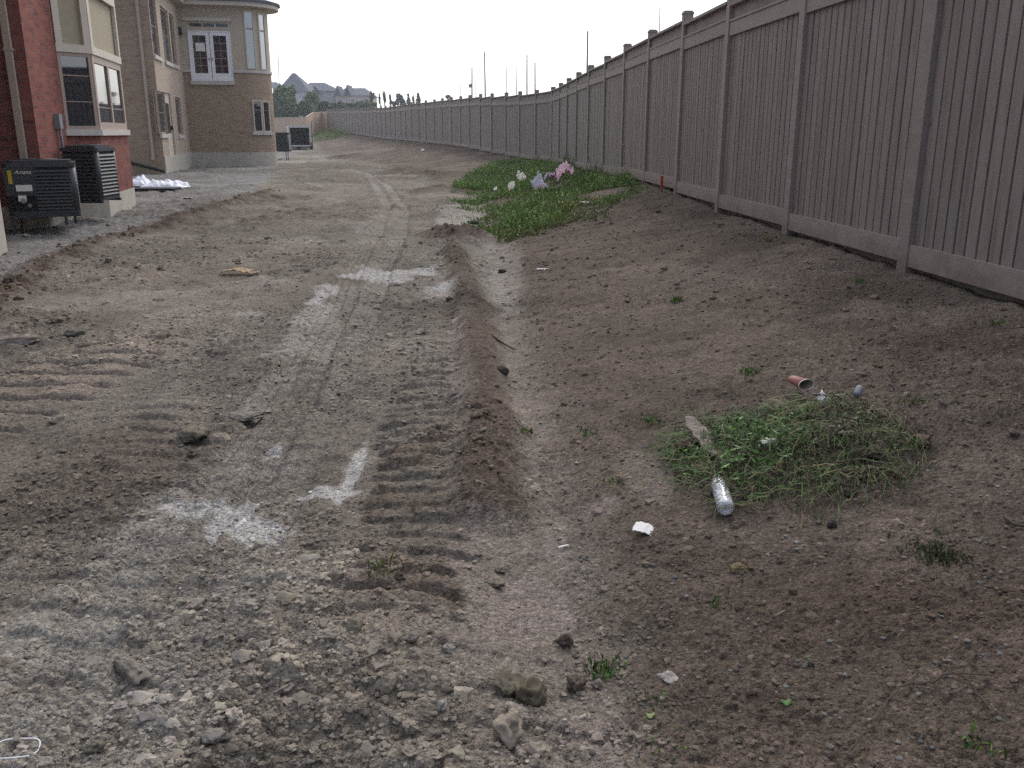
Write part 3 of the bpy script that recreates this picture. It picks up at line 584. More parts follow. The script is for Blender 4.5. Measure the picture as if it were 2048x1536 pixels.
# raw cedar fence at the far end
P_end = Vector(POSTS[-1]); cf_pts = [(P_end.x, P_end.y, P_end.z), at(645, 262, 124), at(628, 262, 121), at(612, 262, 112), at(580, 262, 113), at(545, 262, 114), at(500, 262, 115), at(450, 262, 116)]
tops = [224.5, 225, 226, 235.5, 236, 236.5, 237, 237]
cf = empty('cedar_fence', (cf_pts[3][0], cf_pts[3][1], 1.0), 0, 'pale unstained cedar fence closing off the far end behind the trailer', 'fence')
us = [661, 645, 628, 612, 580, 545, 500, 450]
for i in range(len(cf_pts)-1):
    A, B = Vector(cf_pts[i]), Vector(cf_pts[i+1]); tA, tB = at(us[i], tops[i], A.y).z, at(us[i+1], tops[i+1], B.y).z
    d = B-A; d.z = 0; l = d.length; a = math.atan2(d.y, d.x); m = MB(); n = max(4, int(l/.15)); bz = 1.0-.4
    T = Matrix.Translation((A.x-cf_pts[3][0], A.y-cf_pts[3][1], 0)) @ Matrix.Rotation(a, 4, 'Z')
    for k in range(n):
        t0, t1 = k/n, (k+1)/n; zt = tA+(tB-tA)*(t0+t1)/2-1.0; o = rnd.uniform(-.012, .012); m.box(l*t0+.006, l*t1-.006, -.015+o, .015+o, -.6, zt, T)
    m.build('board_panel', M['cedar'], cf)
    m = MB(); k = 0
    q = [T @ Vector((0, 0, 0)), T @ Vector((l, 0, 0))]
    for dz in (0,):
        pa, pb = Vector((q[0].x, q[0].y, tA-1.0+.03)), Vector((q[1].x, q[1].y, tB-1.0+.03)); m.tube([pa, pb], .07, 4, sm=False)
    m.build('cap_rail', M['cedar'], cf)
    MB().box(-.07, .07, -.09, .05, -.6, tA-1.0+.12, T).build('post', M['cedar'], cf)

# ------------------------------------------------------------------ buildings
ROT = R(12.5); EO = Vector((math.cos(ROT), math.sin(ROT))); ER = Vector((-math.sin(ROT), math.cos(ROT)))
def on_line(u, v, P0, D):
    """where the sight line through a pixel meets the vertical plane through P0 along D: (distance along, z)"""
    xr, zr = ray(u, v); # X = xr*Y ; P0.x+s*D.x = xr*(P0.y+s*D.y)
    s = (xr*P0.y-P0.x)/(D.x-xr*D.y); Y = P0.y+s*D.y; return s, CZ+zr*Y
def wall(mb, P, Q, z0, z1, ops=(), dep=.12):
    """wall face from P to Q in local xy (outside on the right of travel), with recessed openings (s0,s1,za,zb)"""
    P, Q = Vector(P), Vector(Q); d = (Q-P); l = d.length; d /= l; n = Vector((d.y, -d.x))
    S = sorted({0, l}|{max(0, min(l, x)) for o in ops for x in o[:2]}); Z = sorted({z0, z1}|{max(z0, min(z1, x)) for o in ops for x in o[2:4]})
    pt = lambda s, z, k=0: (P.x+d.x*s-n.x*k, P.y+d.y*s-n.y*k, z)
    for a, b in zip(S[:-1], S[1:]):
        for c, e_ in zip(Z[:-1], Z[1:]):
            if any(o[0]-1e-4 <= a and b <= o[1]+1e-4 and o[2]-1e-4 <= c and e_ <= o[3]+1e-4 for o in ops): continue
            mb.poly([pt(a, c), pt(b, c), pt(b, e_), pt(a, e_)])
    for s0, s1, za, zb in [o[:4] for o in ops]:
        mb.poly([pt(s0, za), pt(s0, za, dep), pt(s0, zb, dep), pt(s0, zb)]); mb.poly([pt(s1, za, dep), pt(s1, za), pt(s1, zb), pt(s1, zb, dep)])
        mb.poly([pt(s0, za, dep), pt(s0, za), pt(s1, za), pt(s1, za, dep)]); mb.poly([pt(s0, zb), pt(s0, zb, dep), pt(s1, zb, dep), pt(s1, zb)])
def frameT(P, Q):
    P, Q = Vector(P), Vector(Q); d = Q-P; return Matrix.Translation((P.x, P.y, 0)) @ Matrix.Rotation(math.atan2(d.y, d.x), 4, 'Z')
# in frameT coordinates: x along wall, -y outward
def window(root, T, s0, s1, z0, z1, fr=.05, inset=.06, mull=(), bars=(), fm='winframe', name='window', proud=0, glassm='glass'):
    m = MB(); y0, y1 = inset-.03, inset+.03
    m.box(s0, s0+fr, y0, y1, z0, z1, T).box(s1-fr, s1, y0, y1, z0, z1, T).box(s0+fr, s1-fr, y0, y1, z0, z0+fr, T).box(s0+fr, s1-fr, y0, y1, z1-fr, z1, T)
    for q in mull: m.box(q-fr/2, q+fr/2, y0, y1, z0+fr, z1-fr, T)
    w_ = m.build(name, M[fm], root)
    MB().box(s0+fr*.5, s1-fr*.5, inset-.002, inset+.012, z0+fr*.5, z1-fr*.5, T).build('pane', M[glassm], w_)
    if bars:
        m = MB()
        for (a, b, c, d_) in bars: m.box(a, b, inset-.014, inset-.004, c, d_, T)
        m.build('muntin', M['muntin'], w_)
    return w_

# --- near red brick house
MA = Vector((-7.22, 14.99)); hA = empty('brick_house', (MA.x, MA.y, 0), ROT, 'red brick house at left with taupe bay window and beige panels above', 'house')
HA = 7.2
def la(Pxy): d = Vector(Pxy)-MA; return d.dot(EO), d.dot(ER)
fz = .46
m = MB()
wall(m, (-6, -1.7), (-.004, -1.7), fz, HA); m.build('wall', M['redbrick'], hA)
m = MB(); wall(m, (0, -1.7), (0, 0), fz, HA); wall(m, (0, 3.25), (0, 4.2), fz, HA); wall(m, (0, 4.2), (-8, 4.2), fz, HA); wall(m, (0, 0), (0, 3.25), 4.2, HA)
wall(m, (-6, -4.04), (-6, -1.7), fz, HA)
bay = [(0, 0), (.42, .42), (.42, 2.83), (0, 3.25)]
sz = at(200, 271, 15.5).z; sz1 = at(200, 259, 15.5).z; wt = at(190, 108, 15.5).z; tb1 = at(190, 92, 15.5).z
for a, b in zip(bay[:-1], bay[1:]): wall(m, a, b, fz, sz)
m.build('wall', M['redbrick'], hA)
bigger = [(-.05, -.07), (.02, -.07), (.47, .39), (.47, 2.86), (.02, 3.32), (-.05, 3.32)]
MB().prism(bigger, sz, sz1).build('sill', M['sill'], hA)
m = MB(); m.prism([(-.3, -1.72), (.015, -1.72), (.015, -.01), (.435, .41), (.435, 2.84), (.015, 3.27), (.015, 4.22), (-.3, 4.22)], -.6, fz); m.box(-6, -.3, -1.72, -1.5, -.6, fz); m.build('foundation', M['conc'], hA)
# nearer projection of the same house
cx_, cy_ = la((-6.27, 11.1)); zt = at(8, 332, 11.1).z
MB().box(-6, cx_, -9, cy_, -.6, zt).build('foundation', M['conc'], hA)
m = MB(); wall(m, (-6, cy_-.03), (-6, -1.7), 0, HA); m.box(-6, cx_-.05, -9, cy_-.04, zt, HA); m.build('wall', M['redbrick'], hA)
MB().tube([(cx_-.02, cy_-.12, zt+.14), (cx_+.03, cy_-.12, zt+.17), (cx_+.06, cy_-.12, zt+.12)], .035, 10).build('vent_elbow', M['white'], hA)
# bay window leaves
T = frameT(bay[0], bay[1]); l = .594
hb = (wt-sz1)
bars = [(.05, l-.05, sz1+hb*.36, sz1+hb*.36+.014), (.05, l-.05, sz1+hb*.70, sz1+hb*.70+.014)]
window(hA, T, .0, l-.01, sz1, wt, .055, .02, (), bars)
T = frameT(bay[1], bay[2]); l = 2.41
window(hA, T, .01, l-.01, sz1, wt, .12, .02, (l/2,), [(.12, l-.12, sz1+hb*.30, sz1+hb*.30+.014)])
T = frameT(bay[2], bay[3]); window(hA, T, .01, .59, sz1, wt, .055, .02)
MB().prism([(0, .02), (.38, .42), (.38, 2.83), (0, 3.2)], wt, 4.2).build('bay_core', M['panel'], hA)
# trim and panels above the bay
tr = MB(); pn = MB(); z_top = at(230, 8, 17.3).z
for a, b in zip(bay[:-1], bay[1:]):
    T = frameT(a, b); l = (Vector(b)-Vector(a)).length
    tr.box(-.015, l+.015, -.035, .03, wt, tb1, T); tr.box(0, .11 if l < 1 else .16, -.030, .03, tb1, 4.2, T); tr.box(l-.11, l, -.030, .03, tb1, 4.2, T)
    tr.box(.11 if l < 1 else .16, l-.11, -.034, .03, z_top, z_top+.14, T)
tr.build('bay_trim', M['trim'], hA)
MB().prism([(-.02, -.03), (.46, .40), (.46, 2.86), (-.02, 3.3)], 4.2, 4.28).build('bay_cap', M['trim'], hA)
def downspout(root, T, s, z0, z1, kick=True):
    m = MB().box(s-.045, s+.045, -.09, -.02, z0+.1, z1, T)
    m.build('downspout', M['spout'], root)
    m = MB().box(s-.045, s+.045, -.2, -.02, z0, z0+.098, T).box(s-.06, s+.06, -.095, -.0, z0+.55, z0+.58, T).box(s-.06, s+.06, -.095, 0, z0+2.4, z0+2.43, T)
    m.build('downspout_strap', M['spout'], root)
downspout(hA, frameT((-6, -1.7), (0, -1.7)), 6-.2, .2, HA)
# disconnect box and conduit on the brick beside the bay
T = frameT((0, -1.7), (0, 0)); s_, z_ = on_line(111, 244, MA-ER*1.7, ER)
db = MB().box(s_-.08, s_+.10, -.08, 0, z_-.1, z_+.12, T).build('disconnect_box', M['grey'], hA)
pts = [(s_, -.05, z_-.1), (s_+.03, -.05, z_-.3), (s_-.02, -.06, z_-.5), (s_+.06, -.08, z_-.75), (s_+.09, -.12, z_-.95)]
MB().tube([T @ Vector(p) for p in pts], .02, 8).build('conduit', M['grey'], hA)
MB().prism([(-8, -9.4), (.55, -9.4), (.55, 4.6), (-8, 4.6)], HA, HA+.15).build('eave', M['trim'], hA)
m = MB(); zr = HA+.152
m.poly([(-8, -9.4, zr), (.55, -9.4, zr), (-3.7, -5, zr+2.4)]); m.poly([(.55, -9.4, zr), (.55, 4.6, zr), (-3.7, .4, zr+2.4), (-3.7, -5, zr+2.4)]); m.poly([(.55, 4.6, zr), (-8, 4.6, zr), (-3.7, .4, zr+2.4)]); m.poly([(-8, 4.6, zr), (-8, -9.4, zr), (-3.7, -5, zr+2.4), (-3.7, .4, zr+2.4)])
m.build('roof', M['roof'], hA)

# --- tan brick house with round corner tower
C0 = Vector((-11.94, 31.5)); hB = empty('tan_brick_house', (C0.x, C0.y, 0), ROT, 'tan brick and stucco house with rounded corner tower and white french doors', 'house')
LB = 7.4; C1 = C0+ER*LB; XB = 2.3; RT = 1.18; fB = at(530, 304, 39.5).z; bandz = at(440, 142, 38.9).z; eavez = at(500, 14, 39.3).z
# side wall (plane x=0), travel from far to near keeps outside (+x) on the right?  outside on right of travel: going +y, right is +x
def side(u, v): s, z = on_line(u, v, C0, ER); return s, z
ops = []
wins = []
for (ua, va, ub, vb, ut, vt_) in [(308,109,322,119,309,-40),(330,121,345,129,331,20),(347,128,356,134,347,33),(322,268,337,268,321,183),(357,270,367,270,356,195)]:
    a, z0_ = side(ua, va); b, _ = side(ub, vb); zt_ = side(ut, vt_)[1] if vt_ > -30 else eavez-.5
    wins.append((a, b, z0_, zt_))
da, dz0 = side(341, 318); db_, _ = side(353, 318); dzt = side(341, 188)[1]
ops = [w_ for w_ in wins]+[(da, db_, dz0, dzt)]
m = MB(); wall(m, (0, 0), (0, LB), fB, eavez, ops, .14); m.build('side_wall', M['litbrick'], hB)
m = MB(); wall(m, (-7, 0), (0, 0), .0, eavez); m.build('wall', M['tanbrick'], hB)
T = frameT((0, 0), (0, LB))
for (a, b, z0_, z1_) in wins:
    k = z1_-z0_; w_ = window(hB, T, a, b, z0_, z1_, .07, .09, (), [(a+.06, b-.06, z0_+k*.5, z0_+k*.5+.02)])
    MB().box(a-.08, b+.08, -.06, .02, z0_-.13, z0_-.003, T).build('sill', M['sill'], w_)
dr = MB().box(da+.01, db_-.01, .06, .11, dz0+.05, dzt-.01, T).build('door', M['trim'], hB)
MB().box(da+.3, db_-.3, .045, .058, dz0+.9, dzt-.35, T).build('pane', M['glass'], dr); MB().box(db_-.2, db_-.1, .0, .058, dz0+1.0, dz0+1.15, T).build('handle', M['black'], dr)
m = MB(); m.box(-7, -.01, .01, .3, -.5, fB-.002); m.box(-.3, .03, .01, LB-.02, -.5, fB-.002); m.build('foundation', M['conc'], hB)
# front wall (y=LB)
def front(u, v): s, z = on_line(u, v, C1, EO); return s, z
fa, fz0 = front(384, 161); fb, _ = front(467, 161); fzt = front(425, 62)[1]; tz0 = front(425, 57)[1]; tz1 = front(425, 44)[1]
m = MB(); wall(m, (0, LB), (XB, LB), fB, bandz, [(fa, fb, fz0, bandz)]); 
lowop = []
def arc(th): return (XB+RT*math.cos(th), LB+RT+RT*math.sin(th))
ctr = C1+EO*XB+ER*RT
def circ_angle(u, v, rr=RT):
    xr, zr_ = ray(u, v); d = Vector((xr, 1)).normalized(); b = ctr.dot(d); h2 = ctr.length_squared-b*b; t = b-math.sqrt(max(rr*rr-h2, 0)); p = d*t-ctr
    return math.atan2(p.dot(ER), p.dot(EO)), CZ+zr_*(d.y*t)
NS = 24; angs = [-math.pi/2+math.pi*1.05*i/NS for i in range(NS+1)]
for a, b in zip(angs[:-1], angs[1:]): wall(m, arc(a), arc(b), fB, bandz)
m.build('wall', M['tanbrick'], hB)
m = MB(); wall(m, (0, LB), (XB, LB), bandz, eavez, [(fa, fb, bandz, fzt+.0), (fa, fb, tz0, tz1)])
for a, b in zip(angs[:-1], angs[1:]): wall(m, arc(a), arc(b), bandz, eavez)
e1 = arc(angs[-1]); wall(m, e1, (-1, e1[1]+.2), fB, eavez)
m.build('stucco_wall', M['stucco'], hB)
def ring(r0, off=0): return [(XB+(RT+r0)*math.cos(a), LB+RT+(RT+r0)*math.sin(a)) for a in angs]
m = MB(); m.prism([(-.2, LB+.2), (-.2, LB-.05), (fa-.01, LB-.05), (fa-.01, LB+.2)], bandz-.05, bandz+.06); m.prism([(fb+.01, LB+.2), (fb+.01, LB-.05), (XB, LB-.05)]+ring(.05)+[(XB, LB+2*RT), (XB, LB+.2)], bandz-.05, bandz+.06); m.build('band_course', M['sill'], hB)
m = MB(); m.prism([(.03, LB+.4), (.03, LB-.03), (XB, LB-.03)]+ring(.03)+[(XB, LB+2*RT)], -.5, fB-.004); m.build('foundation', M['conc'], hB)
T = frameT((0, LB), (XB, LB))
# french doors
hgt = fzt-fz0; wm = (fa+fb)/2
for k, (a, b) in enumerate(((fa+.03, wm-.012), (wm+.012, fb-.03))):
    st = .135; g0, g1 = fz0+hgt*.14+.02, fzt-hgt*.09
    m = MB().box(a, a+st, -.01, .05, fz0+.05, fzt-.04, T).box(b-st, b, -.01, .05, fz0+.05, fzt-.04, T).box(a+st, b-st, -.01, .05, fz0+.05, g0, T).box(a+st, b-st, -.01, .05, g1, fzt-.04, T)
    dr = m.build('french_door', M['white'], hB); MB().box(a+st-.01, b-st+.01, .02, .035, g0-.01, g1+.01, T).build('pane', M['glassD'], dr)
    m = MB()
    for i in range(1, 5): zz = g0+(g1-g0)*i/5; m.box(a+st, b-st, .005, .018, zz-.009, zz+.009, T)
    m.box((a+b)/2-.008, (a+b)/2+.008, .003, .016, g0, g1, T); m.build('muntin', M['muntin'], dr)
    hx = b-.05 if k == 0 else a+.05; MB().box(hx-.02, hx+.02, -.05, -.012, fz0+hgt*.42, fz0+hgt*.46, T).build('handle', M['grey'], dr)
    if k == 0: MB().box(a+st+.10, b-st-.05, -.012, -.002, g0+(g1-g0)*.58, g0+(g1-g0)*.80, T).build('paper_notice', M['paper'], dr)
m = MB().box(fa-.01, fa+.028, -.03, .06, fz0, fzt, T).box(fb-.028, fb+.01, -.03, .06, fz0, fzt, T).box(fa+.028, fb-.028, -.03, .06, fzt-.038, fzt, T).box(fa+.028, fb-.028, -.03, .06, fz0, fz0+.045, T); m.build('door_frame', M['white'], hB)
MB().box(fa-.05, fb+.05, -.10, .03, fz0-.16, fz0-.003, T).build('sill', M['sill'], hB)
window(hB, T, fa+.002, fb-.002, tz0+.004, tz1-.004, .05, .04, (fa+(fb-fa)*.36, fa+(fb-fa)*.66), (), 'trim', 'transom')
MB().box(fa-.16, fb+.10, -.13, .02, tz1+.03, tz1+.15, T).box(fa-.10, fb+.05, -.08, .02, tz1+.001, tz1+.028, T).build('cornice', M['trim'], hB)
s_, z_ = front(361, 64); sconce = MB().box(s_-.05, s_+.05, -.04, -.001, z_-.05, z_+.18, T).box(s_-.08, s_+.08, -.22, -.06, z_-.14, z_+.1, T, .02).box(s_-.02, s_+.02, -.16, -.03, z_+.1, z_+.14, T).build('wall_lantern', M['black'], hB)
# tower windows
for (u0, u1, vt_, vb_) in [(492,507,22,138),(519,529,28,140),(509,521,200,264),(527,537,202,264)]:
    th0 = circ_angle(u0, (vt_+vb_)/2)[0]; th1 = circ_angle(u1, (vt_+vb_)/2)[0]; th = (th0+th1)/2; wd = max(.42, RT*abs(th1-th0))*.98; z0_ = circ_angle((u0+u1)/2, vb_)[1]; z1_ = circ_angle((u0+u1)/2, vt_)[1]
    c = arc(th); T2 = Matrix.Translation((c[0], c[1], 0)) @ Matrix.Rotation(th+math.pi/2, 4, 'Z')
    k = z1_-z0_; hi = vb_ < 150
    w_ = window(hB, T2, -wd/2, wd/2, z0_, z1_, .05, -.012, (), [(-wd/2+.04, wd/2-.04, z0_+k*.68, z0_+k*.68+(.07 if hi else .015))], 'trim', glassm='glassT' if hi else 'glass')
    if not hi: MB().box(-wd/2-.1, wd/2+.1, -.09, .04, z0_-.12, z0_-.002, T2).build('sill', M['sill'], w_)
# eaves and roof
ov = .48
m = MB(); m.prism([(-7.3, -ov), (.35, -ov), (.35, LB-ov), (XB, LB-ov)]+ring(ov)+[(-2, LB+2*RT+ov), (-7.3, LB+2*RT+ov)], eavez, eavez+.16); m.build('soffit', M['trim'], hB)
m = MB(); zr = eavez+.162; rp = [(-7.45, -ov-.08), (.43, -ov-.08), (.43, LB-ov-.08), (XB, LB-ov-.08)]+ring(ov+.08)+[(-2, LB+2*RT+ov+.05), (-7.45, LB+2*RT+ov+.05)]
apx = (-2.2, LB+RT*.3, zr+1.7); m.v += [(x, y, zr) for x, y in rp]+[(x, y, zr+.09) for x, y in rp]+[apx]; n = len(rp)
m.f.append(tuple(reversed(range(n)))); m.sm.append(False)
for i in range(n): m.f.append((i, (i+1) % n, n+(i+1) % n, n+i)); m.sm.append(False); m.f.append((n+i, n+(i+1) % n, 2*n)); m.sm.append(False)
m.build('roof', M['roof'], hB)
downspout(hB, frameT((-7, 0), (0, 0)), 7-.34, at(302, 320, 31.4).z, eavez)
# black drainage board against the wall foot
p1, p2 = at(262, 326, 31.2), at(329, 343, 31.2)
o = MB().tube([p1, (p1+p2)/2, p2+Vector((0, -.03, 0))], .05, 8).build('drain_pipe', M['rubber']); tag(o, 'black corrugated drain pipe lying along the foot of the tan wall', 'pipe')

# ------------------------------------------------------------------ condensers
def condenser(loc, rz, w_, d, h, label, stand, detailed=False, rc=.07):
    r = empty('air_conditioner', loc, rz, label, 'air conditioner', 'outdoor air conditioning units by the houses')
    def rr(x0, x1, y0, y1, rad, n=4):
        p = []
        for (cx, cy, a0) in ((x1-rad, y0+rad, -90), (x1-rad, y1-rad, 0), (x0+rad, y1-rad, 90), (x0+rad, y0+rad, 180)):
            for i in range(n+1): a = R(a0+90*i/n); p.append((cx+rad*math.cos(a), cy+rad*math.sin(a)))
        return p
    a, b = w_/2, d/2
    MB().prism(rr(-a+.02, a-.02, -b+.02, b-.02, rc), .04, h-.05).build('coil', M['black'], r)
    MB().prism(rr(-a, a, -b, b, rc), 0, .05).build('base_pan', M['metalD'], r)
    m = MB().prism(rr(-a-.008, a+.008, -b-.008, b+.008, rc), h-.06, h).prism(rr(-a+.05, a-.05, -b+.05, b-.05, rc), h, h+.03); m.build('top_cover', M['metalL'], r)
    m = MB(); 
    for i in range(6): q = .12+.05*i; m.tube([(q*.62*math.cos(t*.2618), q*.62*math.sin(t*.2618), h+.04) for t in range(25)], .004, 4, cap=False)
    m.build('fan_grille', M['metalD'], r)
    x_l = -a+.41*w_ if detailed else -a+.02
    m = MB(); nl = 12; 
    for i in range(nl):
        z = .07+(h-.15)*(i+.5)/nl
        # louvre blades on front and sides, tilted
        for (p, q, nx, ny) in (((x_l, -b), (a-rc, -b), 0, -1), ((a, -b+rc), (a, b-rc), 1, 0), ((-a, b-rc), (-a, -b+rc), -1, 0), ((a-rc, b), (-a+rc, b), 0, 1)):
            th_ = .018; lo = z-.022; hi = z+.012
            m.poly([(p[0]+nx*.006, p[1]+ny*.006, lo), (q[0]+nx*.006, q[1]+ny*.006, lo), (q[0]-nx*.02, q[1]-ny*.02, hi), (p[0]-nx*.02, p[1]-ny*.02, hi)])
            m.poly([(p[0]+nx*.006, p[1]+ny*.006, lo-.006), (q[0]+nx*.006, q[1]+ny*.006, lo-.006), (q[0]+nx*.006, q[1]+ny*.006, lo), (p[0]+nx*.006, p[1]+ny*.006, lo)])
    m.build('louvre', M['metalL'], r)
    for (cx, cy) in ((a-rc, -b+rc), (a-rc, b-rc), (-a+rc, b-rc)): MB().tube([(cx, cy, .04), (cx, cy, h-.06)], rc+.002, 16).build('corner_post', M['metalL'], r)
    if detailed:
        ap = MB().box(-a-.002, x_l, -b-.012, -b+.05, .05+h*.30, h-.062).build('access_panel', M['metalD'], r)
        MB().box(-a-.002, x_l, -b+.03, -b+.06, .05, .05+h*.30).build('service_recess', M['black'], r)
        MB().box(-a+.05, -a+.10, -b-.016, -b-.012, h*.60, h*.86).build('energy_label', M['yellow'], ap)
        MB().box(-a+.13, x_l-.04, -b-.016, -b-.012, h*.46, h*.58).build('data_label', M['paper'], ap)
        cu = bpy.data.curves.new('brand_script', 'FONT'); cu.body = 'Amana'; cu.size = .075; cu.shear = .4; cu.extrude = .001
        to = bpy.data.objects.new('tmp', cu); C.objects.link(to); bpy.context.view_layer.update(); me = bpy.data.meshes.new_from_object(to.evaluated_get(bpy.context.evaluated_depsgraph_get())); bpy.data.objects.remove(to)
        me.materials.clear(); me.materials.append(M['paper']); t_ = bpy.data.objects.new('brand_lettering', me); C.objects.link(t_); t_.parent = ap; t_.location = (-a+.13, -b-.016, h*.79); t_.rotation_euler = (R(90), 0, 0)
        MB().tube([(-a+.2, -b+.03, .18), (-a+.2, -b-.03, .2)], .035, 10).tube([(-a+.27, -b+.03, .13), (-a+.27, -b-.02, .13)], .025, 10).build('service_valve', M['grey'], r)
        MB().box(-a+.14, -a+.24, -b-.02, -b+.02, .19, .27).build('valve_tag', M['paper'], r)
    for (x, y, l_) in stand: MB().box(x-.018, x+.018, y-.018, y+.018, -l_, 0).build('leg', M['metalD'], r)
    MB().box(-a, a, -b-.01, -b+.04, -.04, -.002).build('stand_rail', M['metalD'], r); MB().box(-a, a, b-.04, b+.01, -.04, -.002).build('stand_rail', M['metalD'], r)
    return r
def zof(u, v, Y): return at(u, v, Y).z
Y1 = 12.6; x0, x1 = at(14, 430, Y1).x, at(146, 430, Y1).x; zb = zof(75, 431, Y1); zt = zof(75, 326, Y1)
condenser(((x0+x1)/2-.17, Y1+.52, zb), R(25), (x1-x0)*.98, .76, zt-zb, 'dark condenser with yellow and white labels on stilts at far left', [(.25, -.34, .16), (.36, .3, .2), (-.36, .3, .3), (-.42, -.36, .62)], True)
Y2 = 14.15; x0, x1 = at(132, 402, Y2).x, at(206, 402, Y2).x; zb = zof(170, 401, Y2); zt = zof(170, 295, Y2)
condenser(((x0+x1)/2, Y2+.33, zb), R(0), x1-x0, .68, zt-zb, 'dark louvred condenser mounted under the bay window', [], False, .05)
Y3 = 49; x0, x1 = at(540, 300, Y3).x, at(577, 300, Y3).x; zb = zof(560, 302, Y3); zt = zof(560, 266, Y3)
condenser(((x0+x1)/2, Y3+.4, zb), R(4), x1-x0, .8, zt-zb, 'distant dark condenser between the tower and the trailer', [(-.3, -.3, .5), (.3, -.3, .5), (.3, .3, .5), (-.3, .3, .5)])

# ------------------------------------------------------------------ enclosed trailer, rear open
Yt = 74.; x0, x1 = at(579, 290, Yt).x, at(622, 290, Yt).x; w_ = x1-x0; zb = zof(600, 292, Yt); zt = zof(600, 251, Yt)
tr = empty('cargo_trailer', ((x0+x1)/2, Yt, float(terrain0(-17, Yt))), R(15), 'beige box trailer seen from behind with open dark cargo end', 'trailer'); z0 = tr.location.z; a = w_/2; L_ = 4.0
zb -= z0; zt -= z0
MB().box(-a, -a+.05, .06, L_, zb, zt).box(a-.05, a, .06, L_, zb, zt).box(-a+.05, a-.05, .06, L_, zt-.05, zt-.003).box(-a+.05, a-.05, L_-.05, L_-.002, zb+.06, zt-.052).build('body', M['tan'], tr)
MB().box(-a+.05, a-.05, .06, L_-.05, zb, zb+.055).build('floor', M['wood'], tr)
MB().box(-a-.01, -a+.11, -.03, .06, zb, zt+.02).box(a-.11, a+.01, -.03, .06, zb, zt+.02).box(-a+.11, a-.11, -.03, .06, zt-.17, zt+.02).box(-a+.11, a-.11, -.03, .06, zb-.04, zb+.07).build('rear_frame', M['tan'], tr)
MB().box(-a+.12, a-.12, .9, .95, zb+.06, zt-.2).build('shade_panel', M['black'], tr)  # black panel added to stand in for the shade inside the box
MB().box(-a+.3, a-.5, .5, .88, zb+.06, zb+.32).box(-a+.35, -a+.8, .5, .88, zb+.32, zb+.5).build('cargo', M['rubber'], tr)
for sx in (-1, 1):
    MB().box(sx*a*.94-.05, sx*a*.94+.05, -.05, -.031, zb+.12, zb+.22).build('tail_light', M['redpaint'], tr)
    for yy in (1.9,):
        t_ = MB().tube([(sx*(a-.02), yy, .30), (sx*(a+.20), yy, .30)], .33, 20).build('wheel', M['rubber'], tr); MB().tube([(sx*(a+.19), yy, .30), (sx*(a+.21), yy, .30)], .18, 16).build('rim', M['grey'], t_)
MB().box(-a+.1, a-.1, -.02, .2, zb-.16, zb-.05).box(-.06, .06, L_, L_+1.2, zb-.12, zb-.02).build('chassis', M['metalD'], tr)
MB().tube([(a+.1, .1, zb), (a+.12, .1, zt+.35)], .03, 8).build('jack_post', M['metalD'], tr)

# ------------------------------------------------------------------ utility poles beyond the fence
pole_lab = {556:'thin bare pole rising behind the far house roof at left',921:'short faint pole just left of the pole with a small box',944:'bare pole carrying a small box near mid height',951:'faint short pole directly right of the pole with the small box',
 969:'tall pole beyond the fence, tallest of the left cluster',976:'faint short pole hugging the right side of the tall one',1013:'slim pole standing alone left of the close trio',1034:'left pole of the close trio above the fence bend',1054:'middle and tallest pole of the close trio',
 1070:'right and shortest pole of the close trio',1175:'dark thick pole standing just above the fence before it straightens',1320:'short pole tip beside the nearest visible fence posts'}
for (u, vt_, lu, wpx) in [(556,98,558,1.6),(921,170,921,1.3),(944,136,943.5,3),(951,158,951,1.2),(969,104,971,3),(976,150,976,1.2),(1013,136,1014,1.8),(1034,117,1033,2),(1054,110,1054,3),(1070,125,1070.5,3),(1175.5,62,1174,4),(1320,15,1319,2.6)]:
    hgt = 11.5 if u != 556 else 17; Yp = 1.0*hgt/max(ray(u, vt_)[1], .02); Yp = min(Yp, 260)
    t = at(u, vt_, Yp); xb = at(lu, 190, Yp).x; b0 = float(terrain0(xb, Yp))
    lean = (t.x-xb); bot = Vector((xb-lean*.2, Yp, b0-.3)); key = int(u)
    r0 = wpx*Yp/1850/2
    p = MB().tube([bot, (bot+t)/2, t], [r0*1.15, r0, r0*.8], 8).build('utility_pole', M['pole'])
    if key == 944:
        q = at(941, 172, Yp-.3); MB().box(q.x-.35, q.x+.15, q.y-.2, q.y+.2, q.z-.3, q.z+.35).build('transformer_box', M['grey'], p)
    tag(p, pole_lab[key], 'pole', 'bare poles standing beyond the fence')

